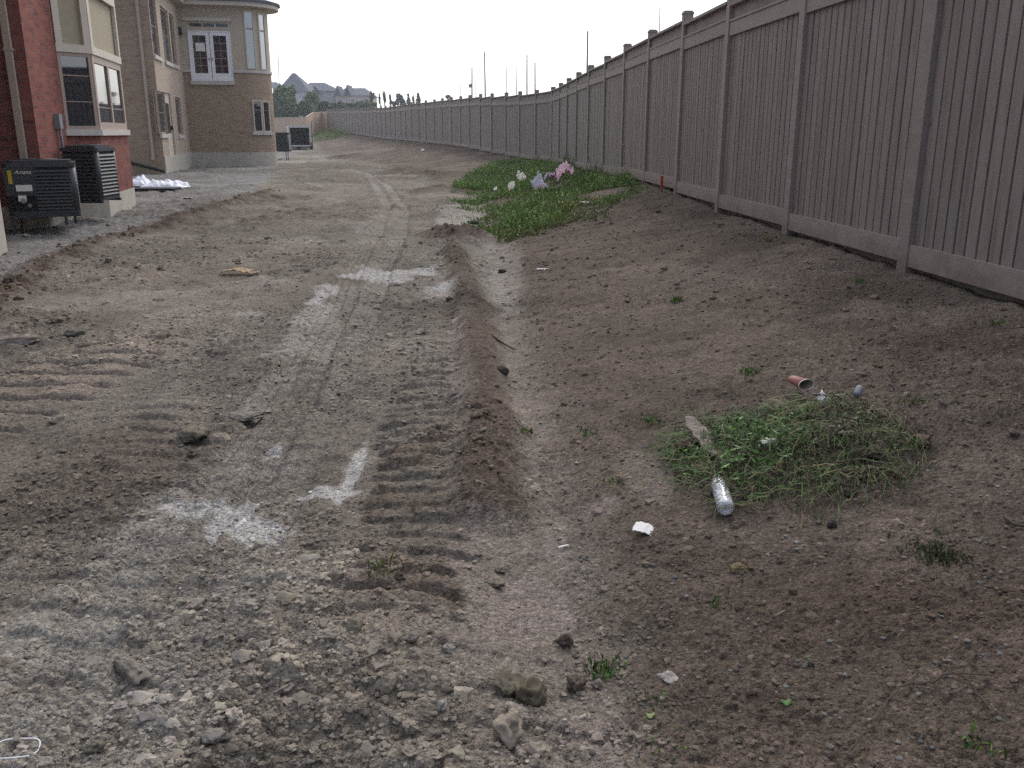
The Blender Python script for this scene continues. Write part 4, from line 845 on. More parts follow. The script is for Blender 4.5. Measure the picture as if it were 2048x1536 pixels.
# ------------------------------------------------------------------ far houses
def far_house(name, u0, u1, ve, vr, ur0, ur1, Y, depth, wm, label, gables=(), base=3.0):
    xa, xb = at(u0, ve, Y).x, at(u1, ve, Y).x; ze = at((u0+u1)/2, ve, Y).z; zr_ = at((ur0+ur1)/2, vr, Y+depth/2).z; cx = (xa+xb)/2
    ra, rb = at(ur0, vr, Y+depth/2).x, at(ur1, vr, Y+depth/2).x
    h = empty(name, (cx, Y, base), 0, label, 'house', 'houses far beyond the fence'); 
    MB().box(xa-cx+.4, xb-cx-.4, .4, depth, -1, ze-base).build('wall', M[wm], h)
    e = MB(); A = [(xa-cx, 0), (xb-cx, 0), (xb-cx, depth+.4), (xa-cx, depth+.4)]; z = ze-base; r0 = (ra-cx, depth/2+.2, zr_-base); r1 = (rb-cx, depth/2+.2, zr_-base)
    P = [(x, y, z) for x, y in A]
    e.poly(list(reversed(P))); e.poly([P[0], P[1], r1, r0]); e.poly([P[1], P[2], r1]); e.poly([P[2], P[3], r0, r1]); e.poly([P[3], P[0], r0])
    for (gu0, gu1, gv) in gables:
        g0, g1 = at(gu0, ve, Y).x-cx, at(gu1, ve, Y).x-cx; gz_ = at((gu0+gu1)/2, gv, Y).z-base; m_ = (g0+g1)/2
        e.poly([(g0, -.3, z), (g1, -.3, z), (m_, -.3, gz_)]); e.poly([(g0, -.3, z), (m_, -.3, gz_), (m_, depth*.5, gz_), (g0, depth*.4, z)]); e.poly([(m_, -.3, gz_), (g1, -.3, z), (g1, depth*.4, z), (m_, depth*.5, gz_)])
    e.build('roof', M['roof'], h)
    n = max(2, int((xb-xa)/2.6))
    for i in range(n):
        for zz in (z-2.1, z-5.0):
            x = xa-cx+1.1+i*(xb-xa-2.2)/(n-1 if n > 1 else 1); f_ = MB().box(x-.6, x+.6, .33, .41, zz-.1, zz+1.45).build('window', M['white'], h); MB().box(x-.5, x+.5, .31, .329, zz, zz+1.35).build('pane', M['glass'], f_)
    return h
far_house('far_house', 553, 618, 183, 146, 584, 590, 196, 11, 'farbrick', 'tall grey roofed far house with the highest peaked roof')
far_house('far_house', 606, 676, 182, 165, 619, 648, 206, 11, 'farbrick', 'far house with flat ridged roof right of the peaked one', [(622, 640, 172)])
far_house('far_house', 668, 741, 191, 176, 690, 730, 200, 12, 'farbrick2', 'far house at right of the row with two small roof gables', [(668, 682, 171), (688, 702, 169)])
far_house('far_house', 541, 560, 176, 164, 543, 552, 214, 9, 'farbrick', 'far house mostly hidden behind the tower and big bush')

# ------------------------------------------------------------------ foliage
def leaves(n, cx, cy, cz, rx, ry, rz, size, base, seed, clumps=14, dark=.45):
    rs = np.random.RandomState(seed); cc = rs.randn(clumps, 3); cc /= np.linalg.norm(cc, axis=1)[:, None]; cc *= (.35+.5*rs.rand(clumps, 1)); cs = .25+.28*rs.rand(clumps); tone = .65+.7*rs.rand(clumps)
    k = rs.randint(clumps, size=n); d = rs.randn(n, 3); d /= np.linalg.norm(d, axis=1)[:, None]; p = cc[k]+d*(cs[k]*(.5+.5*rs.rand(n)**.4))[:, None]
    P = p*np.array([rx, ry, rz])+np.array([cx, cy, cz])
    a = rs.randn(n, 3); a /= np.linalg.norm(a, axis=1)[:, None]; b = rs.randn(n, 3); b = np.cross(a, b); b /= np.linalg.norm(b, axis=1)[:, None]
    s = (size*(.6+.8*rs.rand(n)))[:, None]; V = np.stack([P-a*s, P+b*s*.5, P+a*s, P-b*s*.5], 1).reshape(-1, 3); Fc = np.arange(4*n).reshape(-1, 4)
    c = np.array(base)[None]*(tone[k]*(.75+.5*rs.rand(n)))[:, None]*np.stack([.85+.4*rs.rand(n), np.ones(n), .8+.4*rs.rand(n)], 1)
    return V, Fc, np.repeat(c, 4, 0)
def tree(name, u0, u1, vt_, vb_, Y, label, cat, base=(.06, .10, .035), n=2600, seed=1, size=.28, grp='trees and bushes beyond the far fence', trunk=True, clumps=14):
    a, b = at(u0, vt_, Y), at(u1, vb_, Y); cx = (a.x+b.x)/2; zt_, zb_ = a.z, b.z; g = float(terrain0(cx, Y)); r = empty(name, (cx, Y, g), 0, label, cat, grp)
    rx = (b.x-a.x)/2*1.12; rz_ = (zt_-zb_)/2*1.1; V, Fc, c = leaves(n, 0, 0, (zt_+zb_)/2-g, rx, rx, rz_, size, base, seed, clumps); o = npmesh('crown', V, Fc, M['leaf'], c, False, r)
    m = MB(); zc = (zt_+zb_)/2-g; m.tube([(0, 0, -.2), (.1, 0, zc*.5), (0, .1, zc)], [.16, .12, .07], 8); rs = random.Random(seed)
    for i in range(6): t = rs.uniform(0, 6.28); m.tube([(0, 0, zc*.6+.1*i), (math.cos(t)*rx*.35, math.sin(t)*rx*.35, zc+rz_*.1*i), (math.cos(t)*rx*.6, math.sin(t)*rx*.6, zc+rz_*.16*i)], [.06, .04, .02], 5)
    m.build('trunk', M['bark'], r); return r
tree('bushy_tree', 543, 594, 168, 240, 138, 'full green tree standing right beside the tan tower', 'tree', (.12, .17, .06), 5200, 1, .24, clumps=22)
tree('shrub', 540, 575, 205, 240, 134, 'dark low bush under the full green tree', 'bush', (.06, .10, .04), 2200, 2, .24)
for i, (u0, u1, vt_, vb_, lab, c) in enumerate([(572,600,212,238,'dark bush behind the cedar fence below the peaked house',(.07,.11,.045)),(592,622,205,235,'mid green bush left of the young pale tree',(.085,.13,.055)),
 (612,640,178,228,'young pale green tree before the flat ridged house',(.17,.21,.11)),(630,662,206,226,'rounded bush right of the young pale tree',(.075,.12,.05)),(655,690,203,225,'broad dark bush below the low tan wall',(.07,.11,.05)),
 (684,720,204,224,'grey green bush at the foot of the right far house',(.09,.12,.07)),(712,752,202,222,'olive bush at the right end of the bush row',(.10,.13,.06))]):
    tree('shrub' if i != 2 else 'young_tree', u0, u1, vt_, vb_, 140+i*1.5, lab, 'bush' if i != 2 else 'tree', c, 1800, 10+i, .22)
for i, (u0, u1, vt_, vb_, lab, n_) in enumerate([(738,750,182,212,'small blue grey tree against the right far house edge',500),(757,762,183,210,'thinnest spindly tree in the gap',120),(764,773,183,212,'dark narrow tree beside the thinnest one',420),(778,784,187,210,'slender pole like tree mid gap',160),
 (784,794,200,212,'low scrubby tree between slender and broad ones',200),(793,811,185,214,'broad flat topped grey tree, widest on the skyline',900),(812,822,188,213,'small pointed tree right of the broad flat topped one',320),(824,829,192,213,'tiny thin tree before the last skyline tree',120),(830,841,189,214,'open forked tree, last before the fence top hides them',320),(890,902,190,200,'small tree tip peeking over the long fence',160)]):
    tree('thin_tree', u0, u1, vt_, vb_, 190, lab, 'tree', (.07, .10, .085), n_, 30+i, .22, 'thin trees on the skyline', clumps=7)

# weeds patch on the slope -- countless stems: stuff
def blades(xs, ys, zs, h, wd, col, seed, lean=.5):
    rs = np.random.RandomState(seed); n = len(xs); a = rs.uniform(0, 6.28, n); l = rs.uniform(.1, lean, n)*h; hh = h*np.sqrt(np.clip(1-(l/h)**2, .1, 1)); w_ = wd*(.6+.8*rs.rand(n))
    dx, dy = np.cos(a), np.sin(a); b = rs.uniform(0, 6.28, n); px, py = np.cos(b)*w_, np.sin(b)*w_
    B = np.stack([xs, ys, zs], 1); mid = B+np.stack([dx*l*.35, dy*l*.35, hh*.6], 1); tip = B+np.stack([dx*l, dy*l, hh], 1); s = np.stack([px, py, np.zeros(n)], 1)
    V = np.stack([B-s*.5, B+s*.5, mid+s, mid-s, tip+s*.15, tip-s*.15], 1).reshape(-1, 3); i = np.arange(n)*6
    Fc = np.concatenate([np.stack([i, i+1, i+2, i+3], 1), np.stack([i+3, i+2, i+4, i+5], 1)]); c = np.array(col)[None]*(.55+.9*rs.rand(n))[:, None]*np.stack([.8+.6*rs.rand(n), np.ones(n), .7+.6*rs.rand(n)], 1)
    return V, Fc, np.repeat(c, 6, 0)
def pinpoly(x, y, P):
    r = np.zeros(len(x), bool); j = len(P)-1
    for i in range(len(P)):
        xi, yi = P[i]; xj, yj = P[j]; r ^= ((yi > y) != (yj > y)) & (x < (xj-xi)*(y-yi)/((yj-yi)+1e-12)+xi); j = i
    return r
def cat3(L_):
    V, Fc, c = [], [], []; off = 0
    for a, b, d in L_: V.append(a); Fc.append(b+off); c.append(d); off += len(a)
    return np.concatenate(V), np.concatenate(Fc), np.concatenate(c)
def weed_patch(px, n, hmax, label, seed, col, hn=(.05, .22)):
    if hmax > .25: P_ = None
    P = [gpt(*p)[:2] for p in px]; A = np.array(P); rs = np.random.RandomState(seed); k = 0
    x = rs.uniform(A[:, 0].min(), A[:, 0].max(), n*4); y = rs.uniform(A[:, 1].min(), A[:, 1].max(), n*4)
    jx, jy = x+(fbm(x, y, .8, 3, seed)-.5)*1.6, y+(fbm(x, y, .8, 3, seed+3)-.5)*3.2
    jx2, jy2 = jx+rs.randn(len(x))*.28, jy+rs.randn(len(x))*.7; m = pinpoly(jx2, jy2, P) & (sst(.30, .68, fbm(x, y, .9, 4, seed+9)) > rs.rand(len(x))*.9) & (x < np.interp(y, PA[:, 1], PA[:, 0])-.07); x, y = x[m][:n], y[m][:n]
    z = terrain0(x, y)+ground_detail(x, y)[0]; t = fbm(x, y, .7, 3, seed+20); h = hn[0]+(hn[1]-hn[0])*np.clip(t*2.4-.75, 0, 1)*(.4+1.2*rs.rand(len(x))**2)+np.where(rs.rand(len(x)) < .006, hn[1]*1.0, 0)
    Ls = [blades(x, y, z-.01, h, .0045+.005*rs.rand(len(x)), col, seed+1, .9)]
    q = len(x)//2; xx, yy, zz, hh = x[:q], y[:q], z[:q], h[:q]      # broad leaves up the stems
    Ls.append(blades(xx+rs.randn(q)*.03, yy+rs.randn(q)*.03, zz+hh*rs.rand(q)*.8, .03+.03*rs.rand(q), .012, np.array(col)*1.25, seed+2, .99))
    V, Fc, c = cat3(Ls); c = c*(.45+1.1*np.repeat(np.concatenate([t, t[:q]]), 6))[:, None]
    o = npmesh('weeds', V, Fc, M['leaf'], c, False); return tag(o, label, 'weeds', kind='stuff')
weed_patch([(905,385),(960,350),(1010,322),(1100,330),(1200,345),(1285,368),(1265,385),(1180,405),(1120,420),(1070,445),(1030,470),(990,455),(985,410),(950,395)], 90000, .3, 'patch of bright green weeds at the foot of the fence', 50, (.125, .205, .055), (.03, .17))
weed_patch([(1025,480),(1000,445),(1060,420),(1160,410),(1240,400),(1200,420),(1110,445)], 6000, .1, 'sparse yellow green weeds thinning out below the patch', 51, (.14, .18, .055), (.03, .08))
weed_patch([(628,285),(618,262),(650,252),(700,268),(690,276),(660,280)], 16000, .5, 'clump of green weeds beside the trailer at the far fence', 52, (.15, .23, .06), (.15, .6))

def sprout(u, v, label, n=26, h=.05, col=(.09, .17, .035), seed=0, spread=.03, name='weed_sprout', cat='weed'):
    x, y, z = gpt(u, v); rs = np.random.RandomState(seed+400); n = int(n); zz = gz(x, y)
    V, Fc, c = blades(rs.randn(n)*spread, rs.randn(n)*spread, np.zeros(n)-.004, h*(.4+rs.rand(n)), .004, col, seed, .95)
    V2, F2, c2 = blades(rs.randn(n)*spread, rs.randn(n)*spread, h*.5*rs.rand(n), np.full(n, h*.4), .0055, np.array(col)*1.1, seed+1, .99)
    V, Fc, c = cat3([(V, Fc, c), (V2, F2, c2)]); o = npmesh(name, V, Fc, M['leaf'], c, False); o.location = (x, y, zz); return tag(o, label, cat, 'small weed sprouts on the dirt')
for i, (u, v, n, h, lab) in enumerate([(1050,862,30,.035,'bright sprout beside the ditch ridge'),(1352,606,40,.06,'sprout midway up the bare slope toward the fence'),(1210,1330,46,.04,'leafy green sprout right of the silt fan'),(768,1165,16,.055,'grassy tuft on the machine track'),
 (1305,842,22,.04,'pale green sprout left of the weed pile'),(1180,872,14,.03,'tiny sprout between ditch and weed pile'),(1535,482,22,.06,'small sprout near the third fence bay'),(1720,566,16,.05,'sprout below the nearest full fence bay'),(1500,748,30,.045,'loose green wisp above the weed pile'),
 (1998,652,12,.05,'faint sprout at the right edge below the fence'),(1295,1398,8,.025,'yellow green sprout on the lower slope left of the vine'),(1955,1490,12,.03,'yellowing sprout in the bottom right corner'),(1825,808,20,.04,'sprout right of the grey tumbler'),(1075,768,8,.03,'single small sprout by the ditch bank'),
 (1230,965,12,.03,'pale sprout on the dirt left of the bottle'),(1880,1062,8,.02,'thin green sprout on the right slope above the dead tuft'),(1445,1205,10,.02,'tiny sprout beneath the yellowish clod'),(1335,1490,14,.02,'flat green rosette at the bottom of the slope'),(1610,1290,8,.02,'single seedling on the plain slope')]):
    sprout(u, v, lab, n, h, (.075, .14, .035) if i % 3 else (.10, .135, .035), i)
for i, (u, v, n, h, lab) in enumerate([(1120, 322, 60, .42, 'tall leafy weed against the fence at the bend'), (1137, 334, 90, .55, 'tallest weed stems against the fence above the patch'), (1190, 347, 60, .36, 'tall weed left of the fence post above the pink cloth'), (1245, 360, 50, .3, 'tall weed at the fence near the right end of the patch'), (1075, 318, 40, .34, 'weed stalk at the fence above the cream papers')]):
    sprout(u, v+6, lab, n, h, (.11, .18, .06), 60+i, .10, 'tall_weed')
sprout(1880, 1100, 'dark dried tuft of pulled weeds on the right slope', 260, .022, (.06, .075, .035), 77, .05, 'weed_tuft')
# single fallen leaves
for k, (u, v, r, lab, c) in enumerate([(1572,1398,10,'round bright green leaf lying on the lower slope',(.08,.18,.045)),(1300,1432,9,'pale curled leaf left of the round green one',(.22,.27,.10))]):
    x, y, z = gpt(u, v); m = MB(); s = r*y/1850; zz = gz(x, y)
    m.v.append((0, 0, .012)); n = 10
    for i in range(n): t = 2*math.pi*i/n; m.v.append((s*math.cos(t)*1.2, s*math.sin(t), .012+.006*math.cos(2*t)))
    for i in range(n): m.f.append((0, 1+i, 1+(i+1) % n)); m.sm.append(True)
    o = m.build('fallen_leaf', M['leaf'], None, (x, y, zz)); a = o.data.color_attributes.new('Col', 'FLOAT_COLOR', 'POINT')
    for d in a.data: d.color = (*c, 1)
    tag(o, lab, 'leaf')

# pulled weed pile
def weed_pile():
    cx, cy, cz = gpt(1575, 905); rs = np.random.RandomState(5); Ls = []
    ax = np.array([1.0, .15]); 
    def hpile(x, y): d = ((x-cx)/.62)**2+((y-cy)/.62)**2; return .13*np.clip(1-d, 0, 1)*(.1+1.9*fbm(x, y, .17, 3, 700)**1.7)
    n = 2300
    V, Fc, c = [], [], []; off = 0
    for i in range(n):                                   # trailing stems as thin ribbons
        r = rs.rand()**.6; t = rs.uniform(0, 6.28); x = cx+math.cos(t)*r*.56; y = cy+math.sin(t)*r*.60; a = rs.uniform(0, 6.28); L_ = rs.uniform(.05, .26); k = 7; cur = rs.uniform(-4, 4); w_ = rs.uniform(.0009, .0020)
        px, py = x, y; pts = []
        z00 = float(gbase(px, py))+float(hpile(np.array(px), np.array(py)))*rs.uniform(.3, 1.05)
        for j in range(k):
            q = j/(k-1); zz = max(z00+.03*math.sin(q*3.1)*rs.uniform(.3, 1.5), gbase(px, py)+.004)
            pts.append((px, py, zz)); a += cur*L_/k; px += math.cos(a)*L_/k; py += math.sin(a)*L_/k
        P = np.array(pts); nrm = np.stack([-np.gradient(P[:, 1]), np.gradient(P[:, 0]), np.zeros(k)], 1); nrm /= np.linalg.norm(nrm, axis=1)[:, None]+1e-9
        up = np.array([0, 0, w_]); V.append(np.concatenate([P+nrm*w_, P-nrm*w_+up])); Fc.append(np.array([[off+j, off+j+1, off+k+j+1, off+k+j] for j in range(k-1)])); off += 2*k
        kind = rs.rand(); rt = 1 if (x-cx) > .12 or (y-cy) < -.2 else 0; bc = np.array([.085, .14, .042]) if kind < .55-.2*rt else (np.array([.15, .125, .06]) if kind < .70 else np.array([.065, .048, .034])); c.append(np.repeat((bc*rs.uniform(.6, 1.5))[None], 2*k, 0))
    Ls.append((np.concatenate(V), np.concatenate(Fc), np.concatenate(c)))
    n = 7000; r = rs.rand(n)**.55; t = rs.uniform(0, 6.28, n); lx = cx+np.cos(t)*r*.50-.03; ly = cy+np.sin(t)*r*.52+.04
    dens = fbm(lx, ly, .16, 3, 710); m = (dens+.18*rs.rand(n)-.1*((lx-cx) > .15) > .44); lx, ly, dens = lx[m], ly[m], dens[m]; n = len(lx)
    lz = np.array([gbase(a, b) for a, b in zip(lx, ly)])+hpile(lx, ly)*rs.uniform(.4, 1.25, n)+.004
    a = rs.randn(n, 3)*np.array([1, 1, .45]); a /= np.linalg.norm(a, axis=1)[:, None]; b = np.cross(a, rs.randn(n, 3)*np.array([.4, .4, 1])); b /= np.linalg.norm(b, axis=1)[:, None]+1e-9
    s = ((.005+.020*rs.rand(n)**2)*(1+.8*(rs.rand(n) < .1)))[:, None]; P = np.stack([lx, ly, lz], 1); Vv = np.stack([P-a*s, P-a*s*.2+b*s*.24, P+a*s, P-a*s*.2-b*s*.24], 1).reshape(-1, 3); Ff = np.arange(4*n).reshape(-1, 4)
    rt = sst(-.05, .3, (lx-cx)-.4*(ly-cy))[:, None]; cc = (np.array([.075, .145, .036])[None]*(1-rt)+np.array([.085, .095, .042])[None]*rt)*(.3+1.3*rs.rand(n)**1.5)[:, None]*(.5+dens)[:, None]*1.2; Ls.append((Vv, Ff, np.repeat(cc, 4, 0)))
    V, Fc, c = cat3(Ls); V = V-np.array([cx, cy, cz]); o = npmesh('weed_pile', V, Fc, M['leaf'], c, False); o.location = (cx, cy, cz); tag(o, 'heap of pulled wilting weeds on the slope beside the bottle', 'weed heap')
    # loose soil shaken from roots under the pile
    vv, f = rockshape(4, 3131, .16, .6); vv = vv*np.array([.55, .55/.8, .42]); 
GX, GY = np.meshgrid(np.linspace(.3, 2.6, 231), np.linspace(2.6, 6.4, 381)); _z = (terrain0(GX.ravel(), GY.ravel())+ground_detail(GX.ravel(), GY.ravel())[0]).reshape(GX.shape)
def gbase(x, y):
    i = int(round((y-2.6)/3.8*380)); j = int(round((x-.3)/2.3*230)); return float(_z[min(max(i, 0), 380), min(max(j, 0), 230)])
weed_pile()

# ------------------------------------------------------------------ litter
def place(u, v, up=0): x, y, z = gpt(u, v); return Vector((x, y, gz(x, y)+up))
def lathe(prof, n=24):
    m = MB(); 
    for r_, z in prof:
        for j in range(n): t = 2*math.pi*j/n; m.v.append((r_*math.cos(t), r_*math.sin(t), z))
    for k in range(len(prof)-1):
        for j in range(n): a, b = k*n+j, k*n+(j+1) % n; m.f.append((a, b, b+n, a+n)); m.sm.append(True)
    return m
# bottle
b0, b1 = gpt(1452, 1026), gpt(1434, 972); p0 = Vector((b0[0], b0[1], gz(b0[0], b0[1])+.034)); p1 = Vector((b1[0], b1[1], gz(b1[0], b1[1])+.036)); dv = (p1-p0); Lb = max(.16, dv.length)
r_ = .033; prof = [(.004, .006), (.020, .0), (.029, .004), (r_, .014)]
z = .02
while z < Lb*.62: prof += [(r_, z), (r_*.955, z+.004), (r_, z+.009)]; z += .016
prof += [(r_*.93, Lb*.64), (r_*.93, Lb*.67), (r_, Lb*.69), (r_, Lb*.80), (r_*.9, Lb*.88), (r_*.6, Lb*.95), (.013, Lb*1.0), (.013, Lb*1.08)]
bt = lathe(prof).build('plastic_bottle', M['bottle'], None, p0); bt.rotation_euler = dv.to_track_quat('Z', 'Y').to_euler(); tag(bt, 'clear ribbed plastic bottle lying at the near edge of the weed heap', 'bottle')
so_ = bt.modifiers.new('wall', 'SOLIDIFY'); so_.thickness = .0012
MB().tube([(0, 0, Lb*1.05), (0, 0, Lb*1.10)], .0155, 16).build('cap', M['white'], bt)
# cup
c0, c1 = gpt(1582, 788), gpt(1618, 800); p0 = Vector((c0[0], c0[1], gz(c0[0], c0[1])+.10)); p1 = Vector((c1[0], c1[1]-.02, gz(c1[0], c1[1])+.085)); dv = (p1-p0).normalized()
cup = lathe([(.002, .0), (.029, .0), (.030, .004), (.043, .118)]).build('paper_cup', M['cup'], None, p0); cup.rotation_euler = dv.to_track_quat('Z', 'Y').to_euler(); s_ = cup.modifiers.new('w', 'SOLIDIFY'); s_.thickness = .001; cup.scale = (1.05, .66, 1)
tag(cup, 'crushed brown red paper cup on top of the weed heap', 'cup'); lathe([(.0415, .117), (.0445, .1165), (.0448, .1195), (.0425, .1205), (.0415, .117)]).build('rim', M['white'], cup); lathe([(.0285, .003), (.0415, .116)]).build('cup_lining', M['cupin'], cup)
# grey tumbler
c0 = gpt(1712, 806); p0 = Vector((c0[0], c0[1], gz(c0[0], c0[1])+.025)); tb = lathe([(.001, .0), (.016, .001), (.019, .01), (.02, .05), (.018, .065), (.001, .067)]).build('tumbler', M['grey'], None, p0); tb.rotation_euler = Vector((.5, .8, .45)).to_track_quat('Z', 'Y').to_euler(); tag(tb, 'small grey plastic cylinder at the upper right of the weed heap', 'container')
def sheet(name, u, v, w_, l_, m_, label, cat, seed=0, amp=.02, rot=0, up=.02, nx=16, ny=12, arch=0, tilt=(0, 0), grp=None, thick=.002):
    p = place(u, v, up); rs = random.Random(seed); m = MB()
    for j in range(ny+1):
        for i in range(nx+1):
            a, b = i/nx-.5, j/ny-.5; ed = 1+.25*(vn(np.array(a*4+seed), np.array(b*4.), 3)-.5)
            z = amp*(float(fbm(np.array(a*3+seed*3.1), np.array(b*3.), .35, 3, seed))-.5)*2+arch*(1-4*a*a)+tilt[0]*a+tilt[1]*b
            m.v.append((a*w_*float(ed), b*l_*float(ed), z))
    for j in range(ny):
        for i in range(nx): q = j*(nx+1)+i; m.f.append((q, q+1, q+nx+2, q+nx+1)); m.sm.append(True)
    o = m.build(name, m_, None, p, (0, 0, rot)); s = o.modifiers.new('t', 'SOLIDIFY'); s.thickness = thick; return tag(o, label, cat, grp)
sheet('paper_scrap', 1287, 1060, .075, .062, M['paper'], 'curved white card lying alone on the dirt left of the bottle', 'paper', 1, .004, -.35, .014, arch=.008, tilt=(-.012, .01), thick=.0015)
sheet('paper_scrap', 1127, 1068, .045, .008, M['paper'], 'thin white paper strip at the silt edge', 'paper', 2, .002, .5, .012, thick=.004)
sheet('paper_scrap', 1085, 540, .12, .05, M['paper'], 'small white paper scrap beyond the ditch', 'paper', 3, .01, .2, .01)
sheet('paper_scrap', 1178, 411, .28, .09, M['paper'], 'white paper lying at the lower edge of the weed patch', 'paper', 4, .03, .3, .03)
sheet('cardboard_piece', 475, 549, .30, .16, M['cardboard'], 'flat tan cardboard strip lying on the haul road', 'cardboard', 5, .03, -.05, .04, arch=.02, thick=.006)
sheet('cardboard_piece', 508, 552, .12, .11, M['cardboard'], 'torn cardboard bit at the right end of the tan strip', 'cardboard', 6, .03, .3, .035, thick=.006)
sheet('cloth_scrap', 1128, 372, .36, .32, M['pink'], 'crumpled pink cloth peaked in the weed patch', 'cloth', 7, .16, .2, .26, 24, 20, .10, (.1, .12), thick=.006)
sheet('cloth_scrap', 1100, 376, .27, .22, M['cloth'], 'red patterned cloth between the pink cloth and the blue one', 'cloth', 8, .14, .1, .20, 20, 16, .05, thick=.006)
M['bluecloth'] = mat('blue white cloth', (.52, .52, .60), .9, .25, 24, .004, 60, col2=(.55, .30, .34))
sheet('cloth_scrap', 1079, 388, .26, .26, M['bluecloth'], 'blue and white cloth scrap lowest in the weed patch', 'cloth', 9, .10, .8, .16, 20, 16, .05, (.2, .3), thick=.006)
sheet('paper_scrap', 1043, 371, .17, .22, M['foam'], 'cream paper standing in the weeds left of the red cloth', 'paper', 10, .06, .5, .20, tilt=(.1, .16))
sheet('paper_scrap', 1023, 388, .15, .20, M['foam'], 'cream scrap nearest the pale mud side of the weed patch', 'paper', 11, .05, .1, .15, tilt=(.05, .15))
sheet('paper_scrap', 1037, 362, .07, .08, M['paper'], 'small white ball of paper above the cream paper', 'paper', 12, .04, .1, .22, tilt=(.05, .05))
sheet('paper_scrap', 991, 388, .08, .09, M['paper'], 'tiny white scrap at the left end of the weed patch', 'paper', 13, .03, .1, .08, tilt=(.05, .05))
sheet('paper_scrap', 845, 300, .18, .16, M['paper'], 'tiny white scrap on the far slope under the fence', 'paper', 14, .05, .1, .03, tilt=(.05, .08))
# scrap in the weed pile, two tone
o = sheet('plastic_scrap', 1638, 836, .045, .05, M['paper'], 'small black and white plastic scrap tangled in the weed heap', 'scrap', 15, .02, .3, .11, tilt=(.01, .03)); sheet_b = MB().box(-.028, .022, .006, .022, .006, .012).build('black_edge', M['black'], o)
clod('foam_chunk', 1532, 936, 17, 'pale porous foam chunk resting in the front of the weed heap', 'foam', (.72, .67, .58), .55, 61, .8, 1.0, .3, -7.5, None)
# split board and sticks
def stick(name, pts, rs, m_, label, cat, n=6, ups=None, sx=None):
    P = []
    for k, (u, v) in enumerate(pts): p = place(u, v, (ups[k] if ups else .012)); P.append(p)
    o0 = P[0].copy(); m = MB().tube([p-o0 for p in P], rs, n); o = m.build(name, m_, None, o0); return tag(o, label, cat)
A, B = place(1373, 868, .085), place(1436, 940, .075); d = B-A; l = d.length; T = d.to_track_quat('X', 'Z').to_matrix().to_4x4(); m = MB(); n = 12; wv = .040
for i in range(n+1):
    t = i/n; ww = wv*(.25+.75*min(1, t*5))*(1 if t < .85 else .6+.4*(1-t)/.15)*(1+.12*math.sin(i*2.3)); zz = .006*math.sin(i*1.7)
    for (yy, z2) in ((-ww, -.007), (ww, -.007), (ww, .007+zz*.4), (-ww, .007-zz*.4)): m.v.append((l*t, yy, z2+zz))
for i in range(n):
    for k in range(4): a, b = i*4+k, i*4+(k+1) % 4; m.f.append((a, b, b+4, a+4)); m.sm.append(False)
m.f += [(3, 2, 1, 0), (n*4, n*4+1, n*4+2, n*4+3)]; m.sm += [False]*2
o = m.build('split_board', M['wood'], None, A); o.rotation_euler = d.to_track_quat('X', 'Z').to_euler(); tag(o, 'weathered split board with pointed ends leaning at the left of the weed heap', 'board')
stick('stick', [(1358, 856), (1402, 838)], [.006, .008], M['wood'], 'short tan stick pointing at the weed heap from the left', 'stick')
stick('branch', [(1640, 945), (1668, 915), (1690, 900), (1722, 880)], [.005, .007, .008, .004], M['twig'], 'dark forked branch across the right half of the weed heap', 'branch', 6, [.11, .125, .12, .09])
stick('stick', [(1712, 751), (1733, 751)], [.009, .008], M['wood'], 'stubby brown stick on the slope above the heap', 'stick')
stick('twig', [(985, 686), (1005, 684), (1030, 690)], [.006, .007, .004], M['twig'], 'dark twig lying over the ditch', 'twig')
stick('stick', [(958, 903), (972, 893)], [.010, .008], M['wood'], 'short brown stick at the ridge beside the machine track', 'stick')
stick('stick', [(1548, 1236), (1570, 1222)], [.004, .003], M['wood'], 'short grey stick on the middle of the slope', 'stick')
stick('stick', [(722, 1345), (748, 1330)], [.005, .004], M['wood'], 'pale stick on the dirt at the lower centre', 'stick')
stick('twig', [(2010, 1030), (2030, 1045), (2060, 1052)], [.006, .006, .004], M['twig'], 'dark root end entering from the right edge', 'twig')
vine = [(1700,1512),(1735,1465),(1765,1425),(1790,1390),(1815,1372),(1850,1370),(1880,1365),(1905,1358),(1930,1368),(1955,1395),(1980,1435)]
vd = []
for i in range(len(vine)-1):
    p0_, p1_, p2_, p3_ = vine[max(i-1, 0)], vine[i], vine[i+1], vine[min(i+2, len(vine)-1)]
    for t in (0, .25, .5, .75): vd.append(tuple(.5*(2*p1_[k]+(p2_[k]-p0_[k])*t+(2*p0_[k]-5*p1_[k]+4*p2_[k]-p3_[k])*t*t+(-p0_[k]+3*p1_[k]-3*p2_[k]+p3_[k])*t**3)+2.2*math.sin(len(vd)*1.7+k) for k in (0, 1)))
stick('vine', vd, [.0018+.0012*i/len(vd) for i in range(len(vd))], M['twig'], 'long thin dark vine curling over the lower right dirt', 'vine', 5, [.012]*len(vd))
stick('vine', [(1905,1358),(1945,1356),(1985,1358)], [.002, .002, .0015], M['twig'], 'thin offshoot running right from the crest of the long vine', 'vine', 5)
# red survey stake by the fence
sx, sy = 2.40, 14.6; szz = float(terrain0(sx, sy)); st = MB().box(-.02, .02, -.012, .012, -.15, .07).build('survey_stake', M['wood'], None, (sx, sy, szz)); MB().box(-.022, .022, -.014, .014, .07, .26).box(-.02, .02, -.012, .012, .26, .27).build('painted_tip', M['redpaint'], st); tag(st, 'short wooden stake with red painted top in front of the fence', 'stake')
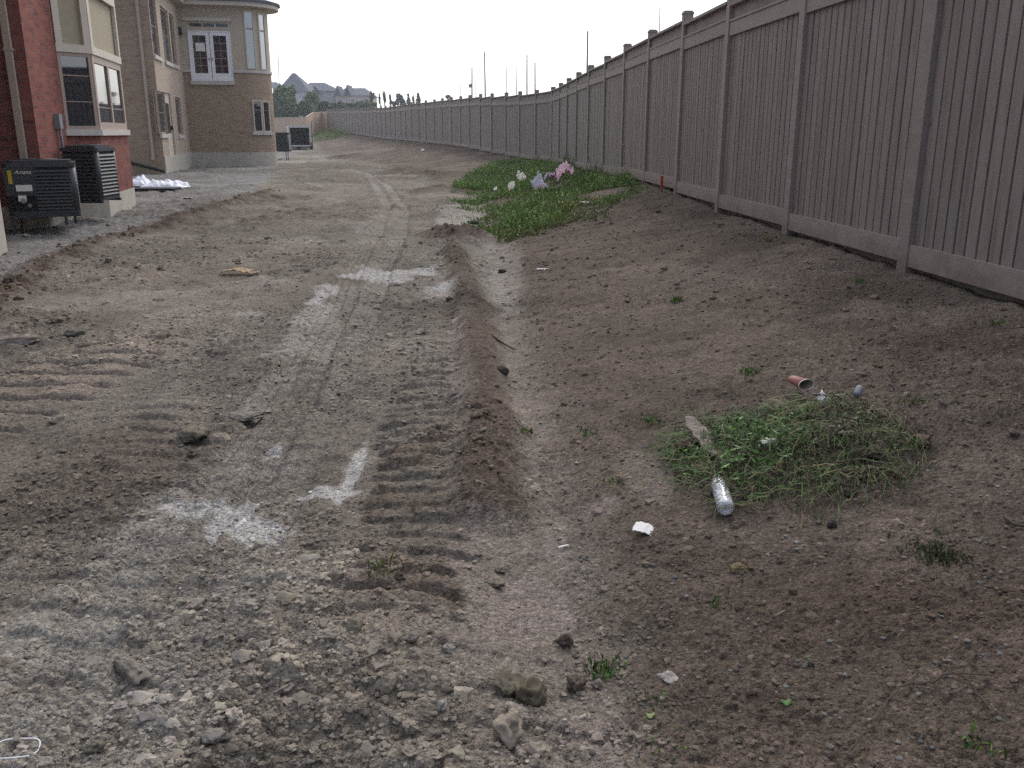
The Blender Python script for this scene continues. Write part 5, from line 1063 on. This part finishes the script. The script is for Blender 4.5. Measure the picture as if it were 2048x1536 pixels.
# clear plastic ring at bottom left
x, y, z = gpt(34, 1500); zz = gz(x, y)+.012; m = MB(); m.tube([(.056*math.cos(t*.2417), .042*math.sin(t*.2417), .004*math.sin(t*.7)+.006) for t in range(27)], .0018, 6, cap=False); o = m.build('plastic_ring', M['white'], None, (x, y, zz)); tag(o, 'clear plastic lid ring in the bottom left corner', 'lid')
# black rubber scraps beside pale mud
for u, v, lab in ((948, 441, 'black tar scrap on the pale mud, left of two'), (958, 452, 'black tar scrap beside the weeds, right of two')):
    clod('tar_scrap', u, v, 9, lab, 'scrap', (.025, .025, .028), .5, u, .5, 1.4, .2, .2, None)
# plastic sheets behind the red brick house
def drape(u0, u1, vt_, vb_, seed, label, dpt=.7):
    gx_, gy_, g = gpt((u0+u1)/2, vb_); Y = gy_+dpt*.5; k = Y/1850; w_ = (u1-u0)*k; h = (vb_-vt_)*k-.06; m = MB(); nx, ny = 34, 20
    for j in range(ny+1):
        for i in range(nx+1):
            p, q = i/nx, j/ny; e_ = max(0, math.sin(math.pi*p))**.45*max(0, math.sin(math.pi*min(1, q*1.0)))**.5
            f_ = float(fbm(np.array(p*2.1+seed*1.7), np.array(q*1.6+seed), .55, 4, seed)); z = h*e_*(.15+1.5*abs(f_-.2)); cr_ = .03*abs(math.sin(p*11+seed+q*4))*e_
            m.v.append(((p-.5)*w_*(1+.08*math.sin(q*5+seed)), (q-.5)*dpt*(1+.15*math.sin(p*6+seed)), max(0, z*.62+cr_*.5+.03*h*math.sin(p*17+q*9+seed)*e_)))
    for j in range(ny):
        for i in range(nx): k_ = j*(nx+1)+i; m.f.append((k_, k_+1, k_+nx+2, k_+nx+1)); m.sm.append(False)
    o = m.build('plastic_sheet', M['plasticbag'], None, (gx_*Y/gy_, Y, g+.02)); return tag(o, label, 'plastic sheet', 'white plastic sheets heaped behind the brick house')
drape(262, 308, 336, 374, 3, 'white plastic sheet partly hidden by the brick corner')
drape(292, 334, 347, 377, 8, 'middle white plastic sheet of the heap')
drape(318, 376, 346, 377, 5, 'white plastic sheet spread widest at the right of the heap')
px_, py_, pz_ = gpt(300, 381); o = MB().box(-.75, .62, -.12, .5, -.04, .012).build('board', M['black'], None, (px_, py_, pz_+.04), (0, 0, .05)); tag(o, 'dark board under the front of the white plastic sheets', 'board')
sheet('wood_offcut', 372, 397, .26, .16, M['cardboard'], 'yellowish offcut lying on gravel before the plastic sheets', 'offcut', 31, .01, .1, .02, thick=.01)

# ------------------------------------------------------------------ air
hz = MB().box(-15000, 15000, -60, 4800, -4, 24).build('haze', None); hm = bpy.data.materials.new('haze air'); hm.use_nodes = True; ht = hm.node_tree; ht.nodes.clear()
ho = ht.nodes.new('ShaderNodeOutputMaterial'); hv = ht.nodes.new('ShaderNodeVolumePrincipled'); hv.inputs['Density'].default_value = .0007; hv.inputs['Color'].default_value = (.88, .93, 1, 1); hv.inputs['Anisotropy'].default_value = .3
ht.links.new(hv.outputs[0], ho.inputs['Volume']); hz.data.materials.append(hm); tag(hz, 'thin pale haze in the air', None, kind='stuff')
